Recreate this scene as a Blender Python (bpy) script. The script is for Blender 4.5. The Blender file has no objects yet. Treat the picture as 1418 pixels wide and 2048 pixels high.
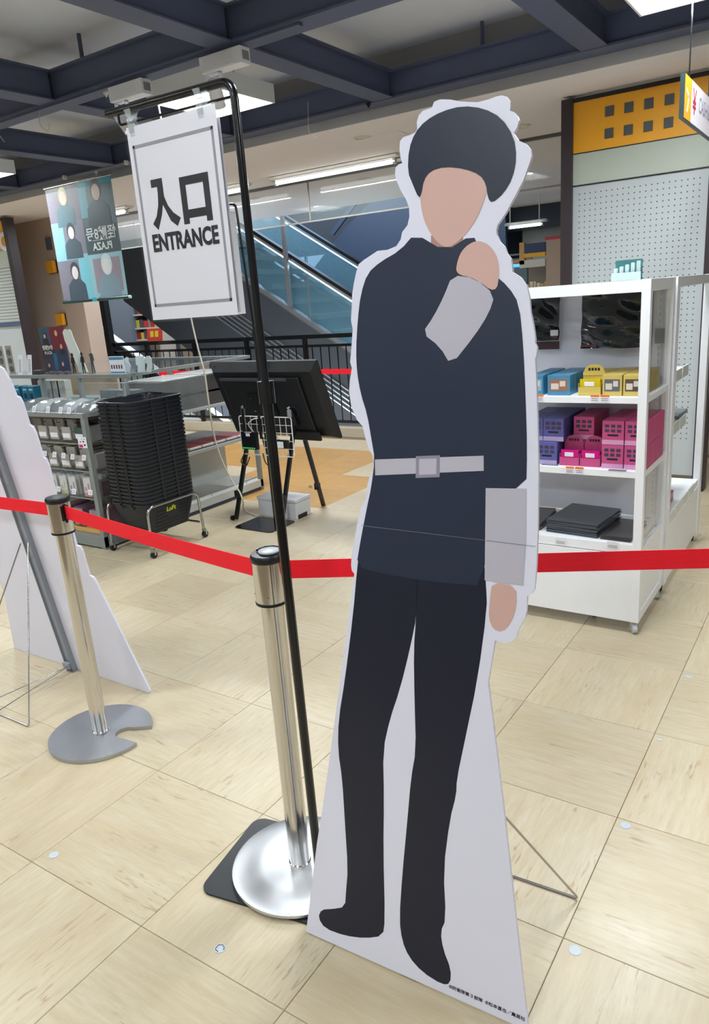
import bpy, bmesh, math, random
from mathutils import Vector, Matrix
C = bpy.context.scene.collection
R = math.radians

# ------------------------------------------------------------------ camera
H = 1.45
F_PX, PITCH, ROLL, YAW = 1483.2, 0.279663, -0.0732542, 0.600587
cy_, sy_, cp_, sp_ = math.cos(YAW), math.sin(YAW), math.cos(PITCH), math.sin(PITCH)
fwd = Vector((-sy_*cp_, cy_*cp_, -sp_)); rt = Vector((cy_, sy_, 0)); up = rt.cross(fwd)
r2 = math.cos(ROLL)*rt + math.sin(ROLL)*up
u2 = -math.sin(ROLL)*rt + math.cos(ROLL)*up
cam_d = bpy.data.cameras.new('camera'); cam = bpy.data.objects.new('camera', cam_d); C.objects.link(cam)
m3 = Matrix((r2, u2, -fwd)).transposed()
cam.matrix_world = Matrix.Translation((0, 0, H)) @ m3.to_4x4()
cam_d.sensor_fit = 'VERTICAL'; cam_d.sensor_height = 24.0; cam_d.lens = 24.0*F_PX/2048
cam_d.clip_start = 0.05; cam_d.clip_end = 60
bpy.context.scene.camera = cam

# ------------------------------------------------------------------ world and exposure
sc = bpy.context.scene
sc.view_settings.view_transform = 'Standard'; sc.view_settings.look = 'None'
sc.view_settings.gamma = 1; sc.view_settings.use_curve_mapping = False
sc.view_settings.exposure = 0.0
w = bpy.data.worlds.new('world'); sc.world = w; w.use_nodes = True
w.node_tree.nodes['Background'].inputs[0].default_value = (0.86, 0.93, 1.0, 1)
w.node_tree.nodes['Background'].inputs[1].default_value = 3.0
LAMP_W = 55.0      # each recessed ceiling lamp
TUBE_W = 30.0
def area(name, loc, sx, sy, watts, col=(0.93, 0.97, 1.0), rot=(0, 0, 0)):
    d = bpy.data.lights.new(name, 'AREA'); d.shape = 'RECTANGLE'; d.size = sx; d.size_y = sy
    d.energy = watts; d.color = col
    o = bpy.data.objects.new(name, d); C.objects.link(o); o.location = loc; o.rotation_euler = rot
    return o

# ------------------------------------------------------------------ helpers
def at(px, py, Y=None, X=None, z=None):
    """world point seen at a place of the photograph, on the plane Y=.., X=.. or z=.."""
    d = (px-709)/F_PX*r2 - (py-1024)/F_PX*u2 + fwd
    t = Y/d.y if Y is not None else (X/d.x if X is not None else (z-H)/d.z)
    return Vector((0, 0, H)) + d*t

def lin(c):
    return tuple(((v/255)/12.92 if v/255 <= .04045 else ((v/255+.055)/1.055)**2.4) for v in c)+(1,)
_M = {}
def mat(name, rgb, rough=.5, metal=0, spec=.5, emit=0, trans=0, alpha=1, coat=0, noise=0, nscale=6, bump=0, bscale=60, ior=1.45, stretch=None, aniso=0):
    if name in _M: return _M[name]
    m = bpy.data.materials.new(name); m.use_nodes = True; nt = m.node_tree
    b = nt.nodes['Principled BSDF']; col = lin(rgb)
    b.inputs['Base Color'].default_value = col; b.inputs['Roughness'].default_value = rough
    b.inputs['Metallic'].default_value = metal; b.inputs['Specular IOR Level'].default_value = spec
    b.inputs['IOR'].default_value = ior
    b.inputs['Coat Weight'].default_value = coat; b.inputs['Coat Roughness'].default_value = .08
    b.inputs['Transmission Weight'].default_value = trans; b.inputs['Alpha'].default_value = alpha
    if aniso: b.inputs['Anisotropic'].default_value = aniso
    if emit:
        b.inputs['Emission Color'].default_value = col; b.inputs['Emission Strength'].default_value = emit
    if noise or bump:
        tc = nt.nodes.new('ShaderNodeTexCoord'); mp = nt.nodes.new('ShaderNodeMapping')
        nt.links.new(tc.outputs['Object'], mp.inputs[0])
        if stretch: mp.inputs['Scale'].default_value = stretch
    if noise:
        n = nt.nodes.new('ShaderNodeTexNoise'); n.inputs['Scale'].default_value = nscale; n.inputs['Detail'].default_value = 5
        nt.links.new(mp.outputs[0], n.inputs[0])
        mx = nt.nodes.new('ShaderNodeMix'); mx.data_type = 'RGBA'
        mx.inputs['A'].default_value = tuple(c*(1-noise) for c in col[:3])+(1,)
        mx.inputs['B'].default_value = tuple(min(1, c*(1+noise)) for c in col[:3])+(1,)
        nt.links.new(n.outputs[0], mx.inputs['Factor']); nt.links.new(mx.outputs['Result'], b.inputs['Base Color'])
    if bump:
        n2 = nt.nodes.new('ShaderNodeTexNoise'); n2.inputs['Scale'].default_value = bscale; n2.inputs['Detail'].default_value = 3
        nt.links.new(mp.outputs[0], n2.inputs[0])
        bp = nt.nodes.new('ShaderNodeBump'); bp.inputs['Strength'].default_value = bump; bp.inputs['Distance'].default_value = .01
        nt.links.new(n2.outputs[0], bp.inputs['Height']); nt.links.new(bp.outputs[0], b.inputs['Normal'])
    _M[name] = m; return m

def glassy(name, rgb, alpha=.12, rough=.03, spec=.5):
    """thin clear sheet: mostly see-through, with surface reflections"""
    if name in _M: return _M[name]
    m = bpy.data.materials.new(name); m.use_nodes = True; nt = m.node_tree
    for n in list(nt.nodes): nt.nodes.remove(n)
    out = nt.nodes.new('ShaderNodeOutputMaterial'); tr = nt.nodes.new('ShaderNodeBsdfTransparent')
    pr = nt.nodes.new('ShaderNodeBsdfPrincipled'); gl = nt.nodes.new('ShaderNodeBsdfGlossy')
    tr.inputs[0].default_value = (1, 1, 1, 1)
    pr.inputs['Base Color'].default_value = lin(rgb); pr.inputs['Roughness'].default_value = .2
    gl.inputs['Roughness'].default_value = rough
    fr = nt.nodes.new('ShaderNodeFresnel'); fr.inputs[0].default_value = 1.3+spec*.3
    a = nt.nodes.new('ShaderNodeMixShader'); a.inputs[0].default_value = alpha
    nt.links.new(tr.outputs[0], a.inputs[1]); nt.links.new(pr.outputs[0], a.inputs[2])
    b = nt.nodes.new('ShaderNodeMixShader'); ge = nt.nodes.new('ShaderNodeNewGeometry')
    sb_ = nt.nodes.new('ShaderNodeMath'); sb_.operation = 'SUBTRACT'; sb_.inputs[0].default_value = 1; nt.links.new(ge.outputs['Backfacing'], sb_.inputs[1])
    mu = nt.nodes.new('ShaderNodeMath'); mu.operation = 'MULTIPLY'; nt.links.new(fr.outputs[0], mu.inputs[0]); nt.links.new(sb_.outputs[0], mu.inputs[1])
    nt.links.new(mu.outputs[0], b.inputs[0])
    nt.links.new(a.outputs[0], b.inputs[1]); nt.links.new(gl.outputs[0], b.inputs[2])
    nt.links.new(b.outputs[0], out.inputs[0]); _M[name] = m; return m

class MB:
    """collects shapes, then links them as ONE mesh object"""
    def __init__(s): s.bm = bmesh.new()
    def box(s, x0, x1, y0, y1, z0, z1, bev=0, M=None):
        vs = [s.bm.verts.new(Vector((x, y, z))) for z in (z0, z1) for y in (y0, y1) for x in (x0, x1)]
        fs = [(0, 2, 3, 1), (4, 5, 7, 6), (0, 1, 5, 4), (2, 6, 7, 3), (0, 4, 6, 2), (1, 3, 7, 5)]
        ff = [s.bm.faces.new([vs[i] for i in f]) for f in fs]
        if M is not None:
            for v in vs: v.co = M @ v.co
        if bev:
            es = list({e for f in ff for e in f.edges})
            bmesh.ops.bevel(s.bm, geom=es, offset=bev, segments=2, affect='EDGES', profile=.6)
        return s
    def prism(s, pts, off):
        """pts: list of 3-D points of a flat outline, off: extrusion vector"""
        off = Vector(off); a = [s.bm.verts.new(Vector(p)) for p in pts]; b = [s.bm.verts.new(Vector(p)+off) for p in pts]
        n = len(pts); f1 = s.bm.faces.new(a); f2 = s.bm.faces.new(b[::-1]); fs = [f1, f2]; f1.normal_update(); f2.normal_update()
        for i in range(n): fs.append(s.bm.faces.new((a[i], b[i], b[(i+1) % n], a[(i+1) % n])[::-1]))
        bmesh.ops.triangulate(s.bm, faces=[f1, f2], ngon_method='EAR_CLIP')
        return s
    def tube(s, pts, r, seg=10, closed=False, caps=True):
        pts = [Vector(p) for p in pts]; n = len(pts); rings = []
        rr = r if isinstance(r, (list, tuple)) else [r]*n
        prev = None
        for i, p in enumerate(pts):
            if closed: d = (pts[(i+1) % n]-pts[i-1])
            else: d = pts[min(i+1, n-1)]-pts[max(i-1, 0)]
            d.normalize()
            if prev is None:
                a = Vector((0, 0, 1)) if abs(d.z) < .9 else Vector((1, 0, 0))
                u = d.cross(a).normalized()
            else:
                u = (prev - d*prev.dot(d)).normalized()
            prev = u; v = d.cross(u)
            rings.append([s.bm.verts.new(p + (u*math.cos(2*math.pi*k/seg)+v*math.sin(2*math.pi*k/seg))*rr[i]) for k in range(seg)])
        m = n if closed else n-1
        for i in range(m):
            A, B = rings[i], rings[(i+1) % n]
            for k in range(seg): s.bm.faces.new((A[k], A[(k+1) % seg], B[(k+1) % seg], B[k]))
        if caps and not closed:
            s.bm.faces.new(rings[0][::-1]); s.bm.faces.new(rings[-1])
        return s
    def lathe(s, prof, c=(0, 0, 0), seg=32, axis='Z'):
        c = Vector(c); rings = []
        for r, z in prof:
            ring = []
            for k in range(seg):
                a = 2*math.pi*k/seg
                v = Vector((r*math.cos(a), r*math.sin(a), z))
                if axis == 'X': v = Vector((v.z, v.x, v.y))
                if axis == 'Y': v = Vector((v.x, v.z, v.y))
                ring.append(s.bm.verts.new(c+v))
            rings.append(ring)
        for A, B in zip(rings, rings[1:]):
            for k in range(seg): s.bm.faces.new((A[k], A[(k+1) % seg], B[(k+1) % seg], B[k]))
        s.bm.faces.new(rings[0][::-1]); s.bm.faces.new(rings[-1]); return s
    def xform(s, M):
        for v in s.bm.verts: v.co = M @ v.co
        return s
    def build(s, name, m, parent=None, local=False, smooth=None, label=None):
        bmesh.ops.recalc_face_normals(s.bm, faces=s.bm.faces)
        if parent is not None and not local:
            org = base_of(parent)
            for v in s.bm.verts: v.co -= org
        me = bpy.data.meshes.new(name); s.bm.to_mesh(me); s.bm.free()
        if smooth:
            for p in me.polygons: p.use_smooth = True
            me.set_sharp_from_angle(angle=R(smooth))
        me.materials.append(m)
        o = bpy.data.objects.new(name, me); C.objects.link(o)
        if parent is not None: o.parent = parent
        if label: o['label'] = label
        return o
_base = {}
def base_of(p):
    v = Vector((0, 0, 0))
    while p is not None: v += p.location; p = p.parent
    return v
def tag(o, label, cat, group=None, kind=None):
    o['label'] = label; o['category'] = cat
    if group: o['group'] = group
    if kind: o['kind'] = kind
    return o
def thing(name, label, cat, loc=(0, 0, 0), group=None, rot=None):
    o = bpy.data.objects.new(name, None); C.objects.link(o); o.location = loc; o.empty_display_size = .05
    if rot: o.rotation_euler = rot
    return tag(o, label, cat, group)
def struct(o): o['kind'] = 'structure'; return o
def one(mb, name, m, label, cat, base=None, group=None, smooth=None):
    """a thing that is a single mesh; its origin goes to base"""
    if base is not None:
        mb.xform(Matrix.Translation(-Vector(base)))
    o = mb.build(name, m, smooth=smooth)
    if base is not None: o.location = base
    return tag(o, label, cat, group)
def dup(root, loc, label=None, group=None, rotz=None):
    r = root.copy(); C.objects.link(r); r.location = loc
    if rotz is not None: r.rotation_euler.z = rotz
    if label: r['label'] = label
    if group: r['group'] = group
    for ch in list(root.children):
        c = ch.copy(); C.objects.link(c); c.parent = r
        for g in list(ch.children):
            d = g.copy(); C.objects.link(d); d.parent = c
    return r
def arc(c, r, a0, a1, n, u, v):
    c, u, v = Vector(c), Vector(u), Vector(v)
    return [c + u*r*math.cos(a0+(a1-a0)*i/n) + v*r*math.sin(a0+(a1-a0)*i/n) for i in range(n+1)]
def bendpath(pts, r, n=6):
    """round the inner corners of a poly line"""
    pts = [Vector(p) for p in pts]; out = [pts[0]]
    for a, b, c in zip(pts, pts[1:], pts[2:]):
        d1 = (a-b).normalized(); d2 = (c-b).normalized()
        p1 = b+d1*r; p2 = b+d2*r
        for i in range(n+1):
            t = i/n; out.append(p1*(1-t)**2 + b*2*t*(1-t) + p2*t*t)
    out.append(pts[-1]); return out
def text(name, body, size, m, parent, M, bold=0, sx=1, ext=.0003, align='CENTER', label=None):
    c = bpy.data.curves.new('txt', 'FONT'); c.body = body; c.size = size; c.offset = bold; c.extrude = ext
    c.align_x = align; c.align_y = 'CENTER'; c.resolution_u = 3
    o = bpy.data.objects.new('txt', c); C.objects.link(o)
    dg = bpy.context.evaluated_depsgraph_get(); me = bpy.data.meshes.new_from_object(o.evaluated_get(dg))
    bpy.data.objects.remove(o); bpy.data.curves.remove(c)
    me.transform(M @ Matrix.Diagonal((sx, 1, 1, 1))); me.name = name
    me.materials.clear(); me.materials.append(m)
    t = bpy.data.objects.new(name, me); C.objects.link(t)
    if parent is not None: t.parent = parent
    if label: t['label'] = label
    return t
def frame(ex, ey, o):
    """matrix whose x/y axes are ex/ey at o"""
    ex, ey = Vector(ex).normalized(), Vector(ey).normalized(); ez = ex.cross(ey)
    m = Matrix((ex, ey, ez)).transposed().to_4x4(); m.translation = Vector(o); return m

# ------------------------------------------------------------------ materials
M_white = mat('white_paint', (226, 230, 232), .35, noise=.03)
M_shelfwhite = mat('white_lacquered_steel', (236, 239, 244), .3, noise=.02)
M_peg = mat('pegboard_white', (178, 185, 188), .5)
M_hole = mat('pegboard_hole', (70, 76, 78), .9)
M_board = mat('foam_board_white', (222, 223, 240), .45)
M_black = mat('black_plastic', (18, 20, 24), .35, noise=.1)
M_blackmetal = mat('black_coated_steel', (7, 9, 14), .22, coat=.25)
M_steel = mat('polished_steel', (208, 206, 203), .13, metal=1, noise=.06, nscale=3, stretch=(1, 1, .15))
M_brushed = mat('brushed_steel', (205, 208, 212), .42, metal=1, noise=.04, nscale=9, aniso=.6)
M_chrome = mat('chrome_wire', (180, 180, 180), .16, metal=1)
M_greysteel = mat('grey_painted_steel', (128, 134, 134), .4, noise=.06)
M_zinc = mat('zinc_plated_steel', (150, 158, 168), .4, metal=.35, noise=.08)
M_beam = mat('charcoal_painted_beam', (80, 88, 114), .55, noise=.05)
M_ceil = mat('grey_ceiling_board', (206, 212, 226), .9, noise=.04)
M_soffit = mat('beige_ceiling_board', (228, 226, 232), .85, noise=.04, nscale=40)
M_clear = glassy('clear_glass', (190, 205, 205), .05)
M_acrylic = glassy('clear_acrylic', (205, 215, 218), .10)
M_bag = glassy('clear_plastic_bag', (200, 208, 212), .30, rough=.12)
M_red = mat('red_webbing', (240, 0, 34), .6, bump=.25, bscale=8, stretch=(2, 2, 160))
M_yellow = mat('mustard_panel', (224, 158, 34), .45)
M_brown = mat('dark_brown_post', (48, 38, 42), .45)
M_rubber = mat('black_rubber', (22, 24, 26), .7)
M_ink = mat('black_ink', (24, 26, 32), .4)
M_paper = mat('white_paper', (225, 225, 235), .6)
M_cream = mat('cream_stone', (190, 180, 160), .4, noise=.1)
M_wood = mat('grey_woodgrain', (66, 65, 65), .5, noise=.25, nscale=5, stretch=(3, 3, 30))
M_lamp = mat('lit_diffuser', (244, 255, 248), .5, emit=2.2)
M_tube = mat('lit_tube', (255, 255, 248), .5, emit=5.0)
# ================================================================== THE SETTING
def floor_mat(name, along, base=(190, 179, 155)):
    m = bpy.data.materials.new(name); m.use_nodes = True; nt = m.node_tree; b = nt.nodes['Principled BSDF']
    N = nt.nodes.new; L = nt.links.new
    g = N('ShaderNodeNewGeometry'); oi = N('ShaderNodeObjectInfo')
    vm = N('ShaderNodeVectorMath'); vm.operation = 'ADD'
    ml = N('ShaderNodeMath'); ml.operation = 'MULTIPLY'; ml.inputs[1].default_value = 37
    L(oi.outputs['Random'], ml.inputs[0]); L(g.outputs['Position'], vm.inputs[0]); L(ml.outputs[0], vm.inputs[1])
    mp = N('ShaderNodeMapping'); L(vm.outputs[0], mp.inputs[0])
    mp.inputs['Rotation'].default_value = (0, 0, R(random.Random(name).choice((4, -5))))
    mp.inputs['Scale'].default_value = (8, 75, 1) if along == 'X' else (75, 8, 1)
    n1 = N('ShaderNodeTexNoise'); n1.inputs['Scale'].default_value = 1.0; n1.inputs['Detail'].default_value = 6; n1.inputs['Roughness'].default_value = .7; n1.inputs['Distortion'].default_value = .4
    L(mp.outputs[0], n1.inputs[0])
    r1 = N('ShaderNodeValToRGB'); L(n1.outputs[0], r1.inputs[0])
    c = lin(base); e = r1.color_ramp.elements
    e[0].position = .30; e[0].color = tuple(v*k for v, k in zip(c[:3], (.84, .79, .70)))+(1,)
    e[1].position = .62; e[1].color = c
    x = e.new(.80); x.color = tuple(min(1, v*1.08) for v in c[:3])+(1,)
    # sparse dark streaks
    mp2 = N('ShaderNodeMapping'); L(vm.outputs[0], mp2.inputs[0])
    mp2.inputs['Scale'].default_value = (15, 105, 1) if along == 'X' else (105, 15, 1)
    n2 = N('ShaderNodeTexNoise'); n2.inputs['Scale'].default_value = 1; n2.inputs['Detail'].default_value = 6; n2.inputs['Distortion'].default_value = .5
    L(mp2.outputs[0], n2.inputs[0])
    r2_ = N('ShaderNodeValToRGB'); L(n2.outputs[0], r2_.inputs[0])
    r2_.color_ramp.elements[0].position = .57; r2_.color_ramp.elements[0].color = (0, 0, 0, 1)
    r2_.color_ramp.elements[1].position = .67; r2_.color_ramp.elements[1].color = (.68, .68, .68, 1)
    mpc = N('ShaderNodeMapping'); L(vm.outputs[0], mpc.inputs[0]); mpc.inputs['Scale'].default_value = (3.5, 11, 1) if along == 'X' else (11, 3.5, 1)
    nc = N('ShaderNodeTexNoise'); nc.inputs['Scale'].default_value = 1; nc.inputs['Detail'].default_value = 2; L(mpc.outputs[0], nc.inputs[0])
    mc = N('ShaderNodeMapRange'); L(nc.outputs[0], mc.inputs[0]); mc.inputs[1].default_value = .50; mc.inputs[2].default_value = .62
    cm = N('ShaderNodeMath'); cm.operation = 'MULTIPLY'; L(r2_.outputs[0], cm.inputs[0]); L(mc.outputs[0], cm.inputs[1])
    mx = N('ShaderNodeMix'); mx.data_type = 'RGBA'; L(cm.outputs[0], mx.inputs['Factor']); L(r1.outputs[0], mx.inputs['A'])
    mx.inputs['B'].default_value = lin((146, 116, 82))
    mp3 = N('ShaderNodeMapping'); L(vm.outputs[0], mp3.inputs[0]); mp3.inputs['Scale'].default_value = (2.2, 7, 1) if along == 'X' else (7, 2.2, 1)
    n5 = N('ShaderNodeTexNoise'); n5.inputs['Scale'].default_value = 1; n5.inputs['Detail'].default_value = 4; L(mp3.outputs[0], n5.inputs[0])
    mr3 = N('ShaderNodeMapRange'); L(n5.outputs[0], mr3.inputs[0]); mr3.inputs[1].default_value = .42; mr3.inputs[2].default_value = .72; mr3.inputs[4].default_value = .55
    mx3 = N('ShaderNodeMix'); mx3.data_type = 'RGBA'; L(mr3.outputs[0], mx3.inputs['Factor']); L(mx.outputs['Result'], mx3.inputs['A']); mx3.inputs['B'].default_value = tuple(v*k for v, k in zip(c[:3], (.88, .80, .68)))+(1,)
    hv = N('ShaderNodeHueSaturation'); L(mx3.outputs['Result'], hv.inputs['Color'])
    mr = N('ShaderNodeMapRange'); L(oi.outputs['Random'], mr.inputs[0]); mr.inputs[3].default_value = .93; mr.inputs[4].default_value = 1.05
    L(mr.outputs[0], hv.inputs['Value']); L(hv.outputs[0], b.inputs['Base Color'])
    n3 = N('ShaderNodeTexNoise'); n3.inputs['Scale'].default_value = 5; L(g.outputs['Position'], n3.inputs[0])
    mr2 = N('ShaderNodeMapRange'); L(n3.outputs[0], mr2.inputs[0]); mr2.inputs[3].default_value = .30; mr2.inputs[4].default_value = .46
    L(mr2.outputs[0], b.inputs['Roughness']); b.inputs['Specular IOR Level'].default_value = .5
    n4 = N('ShaderNodeTexNoise'); n4.inputs['Scale'].default_value = 9; L(g.outputs['Position'], n4.inputs[0])
    bp = N('ShaderNodeBump'); bp.inputs['Strength'].default_value = .12; bp.inputs['Distance'].default_value = .02
    L(n4.outputs[0], bp.inputs['Height']); L(bp.outputs[0], b.inputs['Normal'])
    return m
FX, FY = floor_mat('tile_grain_across', 'X'), floor_mat('tile_grain_along', 'Y')
FO = floor_mat('tile_orange', 'X', (186, 146, 84))
SX, SY, OX, OY = .452, .468, -.4345, .8906
fb = MB(); fb.box(-16, 4, -3.5, 6.62, -.20, -.0045); floor = struct(fb.build('floor', mat('floor_joint', (120, 104, 80), .8)))
fb = MB(); fb.box(-16, 4, 11.9, 18, -.20, -.001); fb.box(-4.7, 4, 6.62, 11.9, -.20, -.001); fb.box(-16, -9.9, 6.62, 11.9, -.2, -.001)
fb.build('far_floor', mat('far_floor_tile', (180, 165, 135), .35, noise=.1), floor)
def tile_mesh(m, nm):
    t = MB(); g = .0006; b = .0012; hx, hy = SX/2-g, SY/2-g
    lo = [(-hx, -hy), (hx, -hy), (hx, hy), (-hx, hy)]; hi = [(x-math.copysign(b, x), y-math.copysign(b, y)) for x, y in lo]
    A = [t.bm.verts.new((x, y, -.004)) for x, y in lo]; B = [t.bm.verts.new((x, y, -b)) for x, y in lo]; D = [t.bm.verts.new((x, y, 0)) for x, y in hi]
    for P, Q in ((A, B), (B, D)):
        for i in range(4): t.bm.faces.new((P[i], P[(i+1) % 4], Q[(i+1) % 4], Q[i]))
    t.bm.faces.new(D)
    o = t.build(nm, m, floor); return o.data, o
tmx, o1 = tile_mesh(FX, 'tile'); tmy, o2 = tile_mesh(FY, 'tile'); tmo, o3 = tile_mesh(FO, 'tile')
bpy.data.objects.remove(o2); bpy.data.objects.remove(o3); bpy.data.objects.remove(o1)
cells = []
for i in range(-24, 3):
    for j in range(-3, 13):
        x, y = OX+SX*(i+.5), OY+SY*(j+.5)
        if y+SY/2 > 6.60: continue
        # inside the photograph's view or near it
        d = (Vector((x, y, -H))); px = d.dot(r2)/max(.01, d.dot(fwd)); seen = d.dot(fwd) > .1 and abs(px) < .62
        cells.append((0 if seen else 1, d.length, x, y, i, j))
cells.sort()
far = MB()
for k, (s, dl, x, y, i, j) in enumerate(cells):
    orange = (-4.35 < x < -3.30 and 4.40 < y < 4.95) or (-9 < x < -3.6 and 4.95 < y < 5.9)
    if s == 0 and k < 290:
        md = tmo if orange else (tmy if (i+j) % 2 == 0 else tmx)
        o = bpy.data.objects.new('tile', md); C.objects.link(o); o.location = (x, y, 0); o.parent = floor
    else:
        far.box(x-SX/2+.001, x+SX/2-.001, y-SY/2+.001, y+SY/2-.001, -.004, 0)
o = far.build('tile', FX, floor); o['kind'] = 'stuff'
# round grey patches stuck on the tiles
M_patch = mat('grey_patch', (178, 188, 196), .5, noise=.08)
for px, py, rr, lab in [(108, 1710, .0135, 'round pale grey sticker on the floor at the lower left'),
                        (440, 1897, .0135, 'round white floor sticker with a torn dark scribbled outline'),
                        (1150, 1901, .014, 'round pale grey sticker right of the cutout foot, nearest the front'),
                        (1251, 1651, .014, 'round grey floor sticker above the wire foot on the right'),
                        (1377, 1353, .013, 'small half-worn dark grey sticker at the right edge'),
                        (1320, 1479, .009, 'smallest dark grey speck sticker on the right floor')]:
    p = at(px, py, z=0); b_ = MB(); n = 20
    b_.prism([(p.x+rr*math.cos(a*2*math.pi/n)*(1+.05*math.sin(3*a)), p.y+rr*math.sin(a*2*math.pi/n)*(.55 if py in (1353, 1479) and a < 10 else 1), .0002) for a in range(n)], (0, 0, .0008))
    st = one(b_, 'floor_sticker', M_patch, lab, 'sticker', (p.x, p.y, 0))
    if px == 440:
        s_ = MB(); pts = [(rr*.72*math.cos(a*.42)*(1+.15*math.sin(a*2.3)), rr*.72*math.sin(a*.42)*(1+.15*math.cos(a*3.1)), .0012) for a in range(13)]
        s_.tube(pts, .0009, 4); s_.build('scribble', M_ink, st, local=True)

# ceiling, beams, soffit
cl = MB(); cl.box(-16, 4, -3.5, 5.05, 3.02, 3.1); ceiling = struct(cl.build('ceiling', M_ceil))
for y in (1.9, 3.95):
    r_ = MB(); r_.tube([(-14, y, 2.99), (3, y, 2.99)], .014, 6); r_.build('ceiling_rail', M_beam, ceiling)
sf = MB()
sf.box(-16, -4.7, 4.93, 8.9, 2.64, 3.02); sf.box(-4.7, 4, 4.93, 11.9, 2.64, 3.02)
soff = struct(sf.build('trim_1', M_soffit))
bk = MB(); bk.box(-16, 4, 4.915, 4.93, 2.64, 3.02); struct(bk.build('trim_2', mat('bulkhead_grey', (168, 168, 170), .7)))
def beam(x0, x1, y0, y1, z0=2.70, hgt=.17):
    b = MB(); fw, tk, wb = .15, .012, .03
    if x1-x0 > y1-y0:
        c = (y0+y1)/2
        b.box(x0, x1, c-fw/2, c+fw/2, z0, z0+tk); b.box(x0, x1, c-fw/2, c+fw/2, z0+hgt-tk, z0+hgt); b.box(x0, x1, c-wb/2-.035, c+wb/2+.035, z0+tk, z0+hgt-tk)
    else:
        c = (x0+x1)/2
        b.box(c-fw/2, c+fw/2, y0, y1, z0+.004, z0+tk); b.box(c-fw/2, c+fw/2, y0, y1, z0+hgt-tk, z0+hgt-.003); b.box(c-wb/2-.035, c+wb/2+.035, y0, y1, z0+tk, z0+hgt-tk)
    return b
XS = [-8.37, -6.96, -5.56, -4.19, -2.78, -1.39, 0.0]
beams = [('runs across just in front of the pale soffit', beam(-14, 3, 4.72+.03, 4.87+.03)), ('runs across above the hanging entrance sign', beam(-14, 3, 3.13+.05, 3.28+.05)),
         ('runs across overhead near the camera', beam(-14, 3, 1.56, 1.71))]
for lab, b_ in beams:
    o = b_.build('ceiling_beam', M_beam); struct(o)
for x in XS:
    for y0, y1 in ((3.33, 4.75), (1.71, 3.18), (.2, 1.56)):
        struct(beam(x-.07, x+.07, y0, y1).build('ceiling_beam', M_beam))
# hanger rods between beams and ceiling
for x in (-3.9, -2.1, -.9):
    h_ = MB(); h_.tube([(x, 3.25, 2.86), (x, 3.25, 3.03)], .012, 8); h_.tube([(x, 4.83, 2.86), (x, 4.83, 3.03)], .012, 8); h_.build('hanger_rod', M_beam, ceiling)
dk = MB(); dk.box(-5.15, -4.85, 3.45, 3.62, 2.86, 2.96)
tag(dk.build('junction_box', M_black), 'small black box resting above the beam at the upper left', 'box')

# walls that close the room
M_wall = mat('grey_wall', (196, 194, 188), .8, noise=.05)
for nm, b in (('wall_back', (-16, 4, 17.9, 18.1)), ('wall_left', (-16.1, -16, -3.5, 18)), ('wall_right', (4, 4.1, -3.5, 18)), ('wall_front', (-16, 4, -3.6, -3.5))):
    q = MB(); q.box(*b, -.2, 3.1 if nm != 'wall_back' else 6); struct(q.build(nm, M_wall))
fc = MB(); fc.box(-16, 4, 12.3, 18, 2.55, 2.7); struct(fc.build('trim_3', mat('far_ceiling', (178, 170, 152), .8)))
fc = MB(); fc.box(-16, 4, 11.9, 12.3, 2.30, 3.1); struct(fc.build('trim_4', mat('dark_bulkhead', (52, 62, 74), .6)))

# recessed square lamps
def lamp(cx, cy, lab, watts=None):
    t = thing('ceiling_light', lab, 'ceiling light', (cx, cy, 2.70), 'square ceiling lights')
    hx, hy, tk, hh = .26, .31, .012, .10
    f = MB(); f.box(-hx, hx, -hy, -hy+tk, 0, hh); f.box(-hx, hx, hy-tk, hy, 0, hh); f.box(-hx, -hx+tk, -hy+tk, hy-tk, 0, hh); f.box(hx-tk, hx, -hy+tk, hy-tk, 0, hh)
    f.box(-hx, hx, -hy, hy, hh, hh+.01); f.build('housing', M_white, t, local=True)
    d = MB(); d.box(-hx+tk+.002, hx-tk-.002, -hy+tk+.002, hy-tk-.002, .085, .095); d.build('diffuser', M_lamp, t, local=True)
    r_ = MB()
    for k in (-1, 1): r_.box(k*.09-.002, k*.09+.002, -hy+tk, hy-tk, .05, .083)
    r_.box(-hx+tk, hx-tk, -.002, .002, .05, .083); r_.build('louvre', mat('louvre_white', (225, 235, 225), .4), t, local=True)
    for k in (-1, 1):
        s_ = MB(); s_.tube([(k*.2, 0, hh), (k*.2, 0, .33)], .006, 6); s_.build('hanger', M_white, t, local=True)
    area('lamp_light', (cx, cy, 2.765), .44, .54, watts or LAMP_W)
    return t
LW = {(-.75, 2.4): 42, (-3.5, .8): 52, (-.75, .2): 22, (1.9, -1.6): 45, (-3.5, -1.6): 45, (-.75, -1.6): 34}
for cx, cy, lab in [(-3.55, 3.93, 'square white recessed light glowing behind the entrance sign'), (-.80, 4.08, 'square white light cut off by the top right edge'),
                    (-6.52, 4.0, 'square white light at the far left edge of the ceiling'), (-.75, 2.4, 'square white light above the cutout, out of frame'),
                    (-3.5, .8, 'added square fill light overhead left, out of frame'), (-.75, .2, 'added square fill light right above the viewer'), (-6.3, 1.6, 'added square fill light beyond the left edge'),  # this row and the next: unseen lamps added to brighten the room
                    (1.9, 2.4, 'added square fill light beyond the right edge'), (1.9, -1.6, 'added square fill light behind on the right'), (-3.5, -1.6, 'added square fill light behind on the left'), (-.75, -1.6, 'added square fill light straight behind the viewer'), (-6.3, -1.6, 'added square fill light far behind on the left'), (-9.3, 4.0, 'added square fill light far left beyond the banner'), (-9.3, 1.0, 'added square fill light far left, out of frame'), (-12.4, 2.6, 'added square fill light at the far left end of the shop')]:
    lamp(cx, cy, lab, LW.get((cx, cy)))

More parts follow.
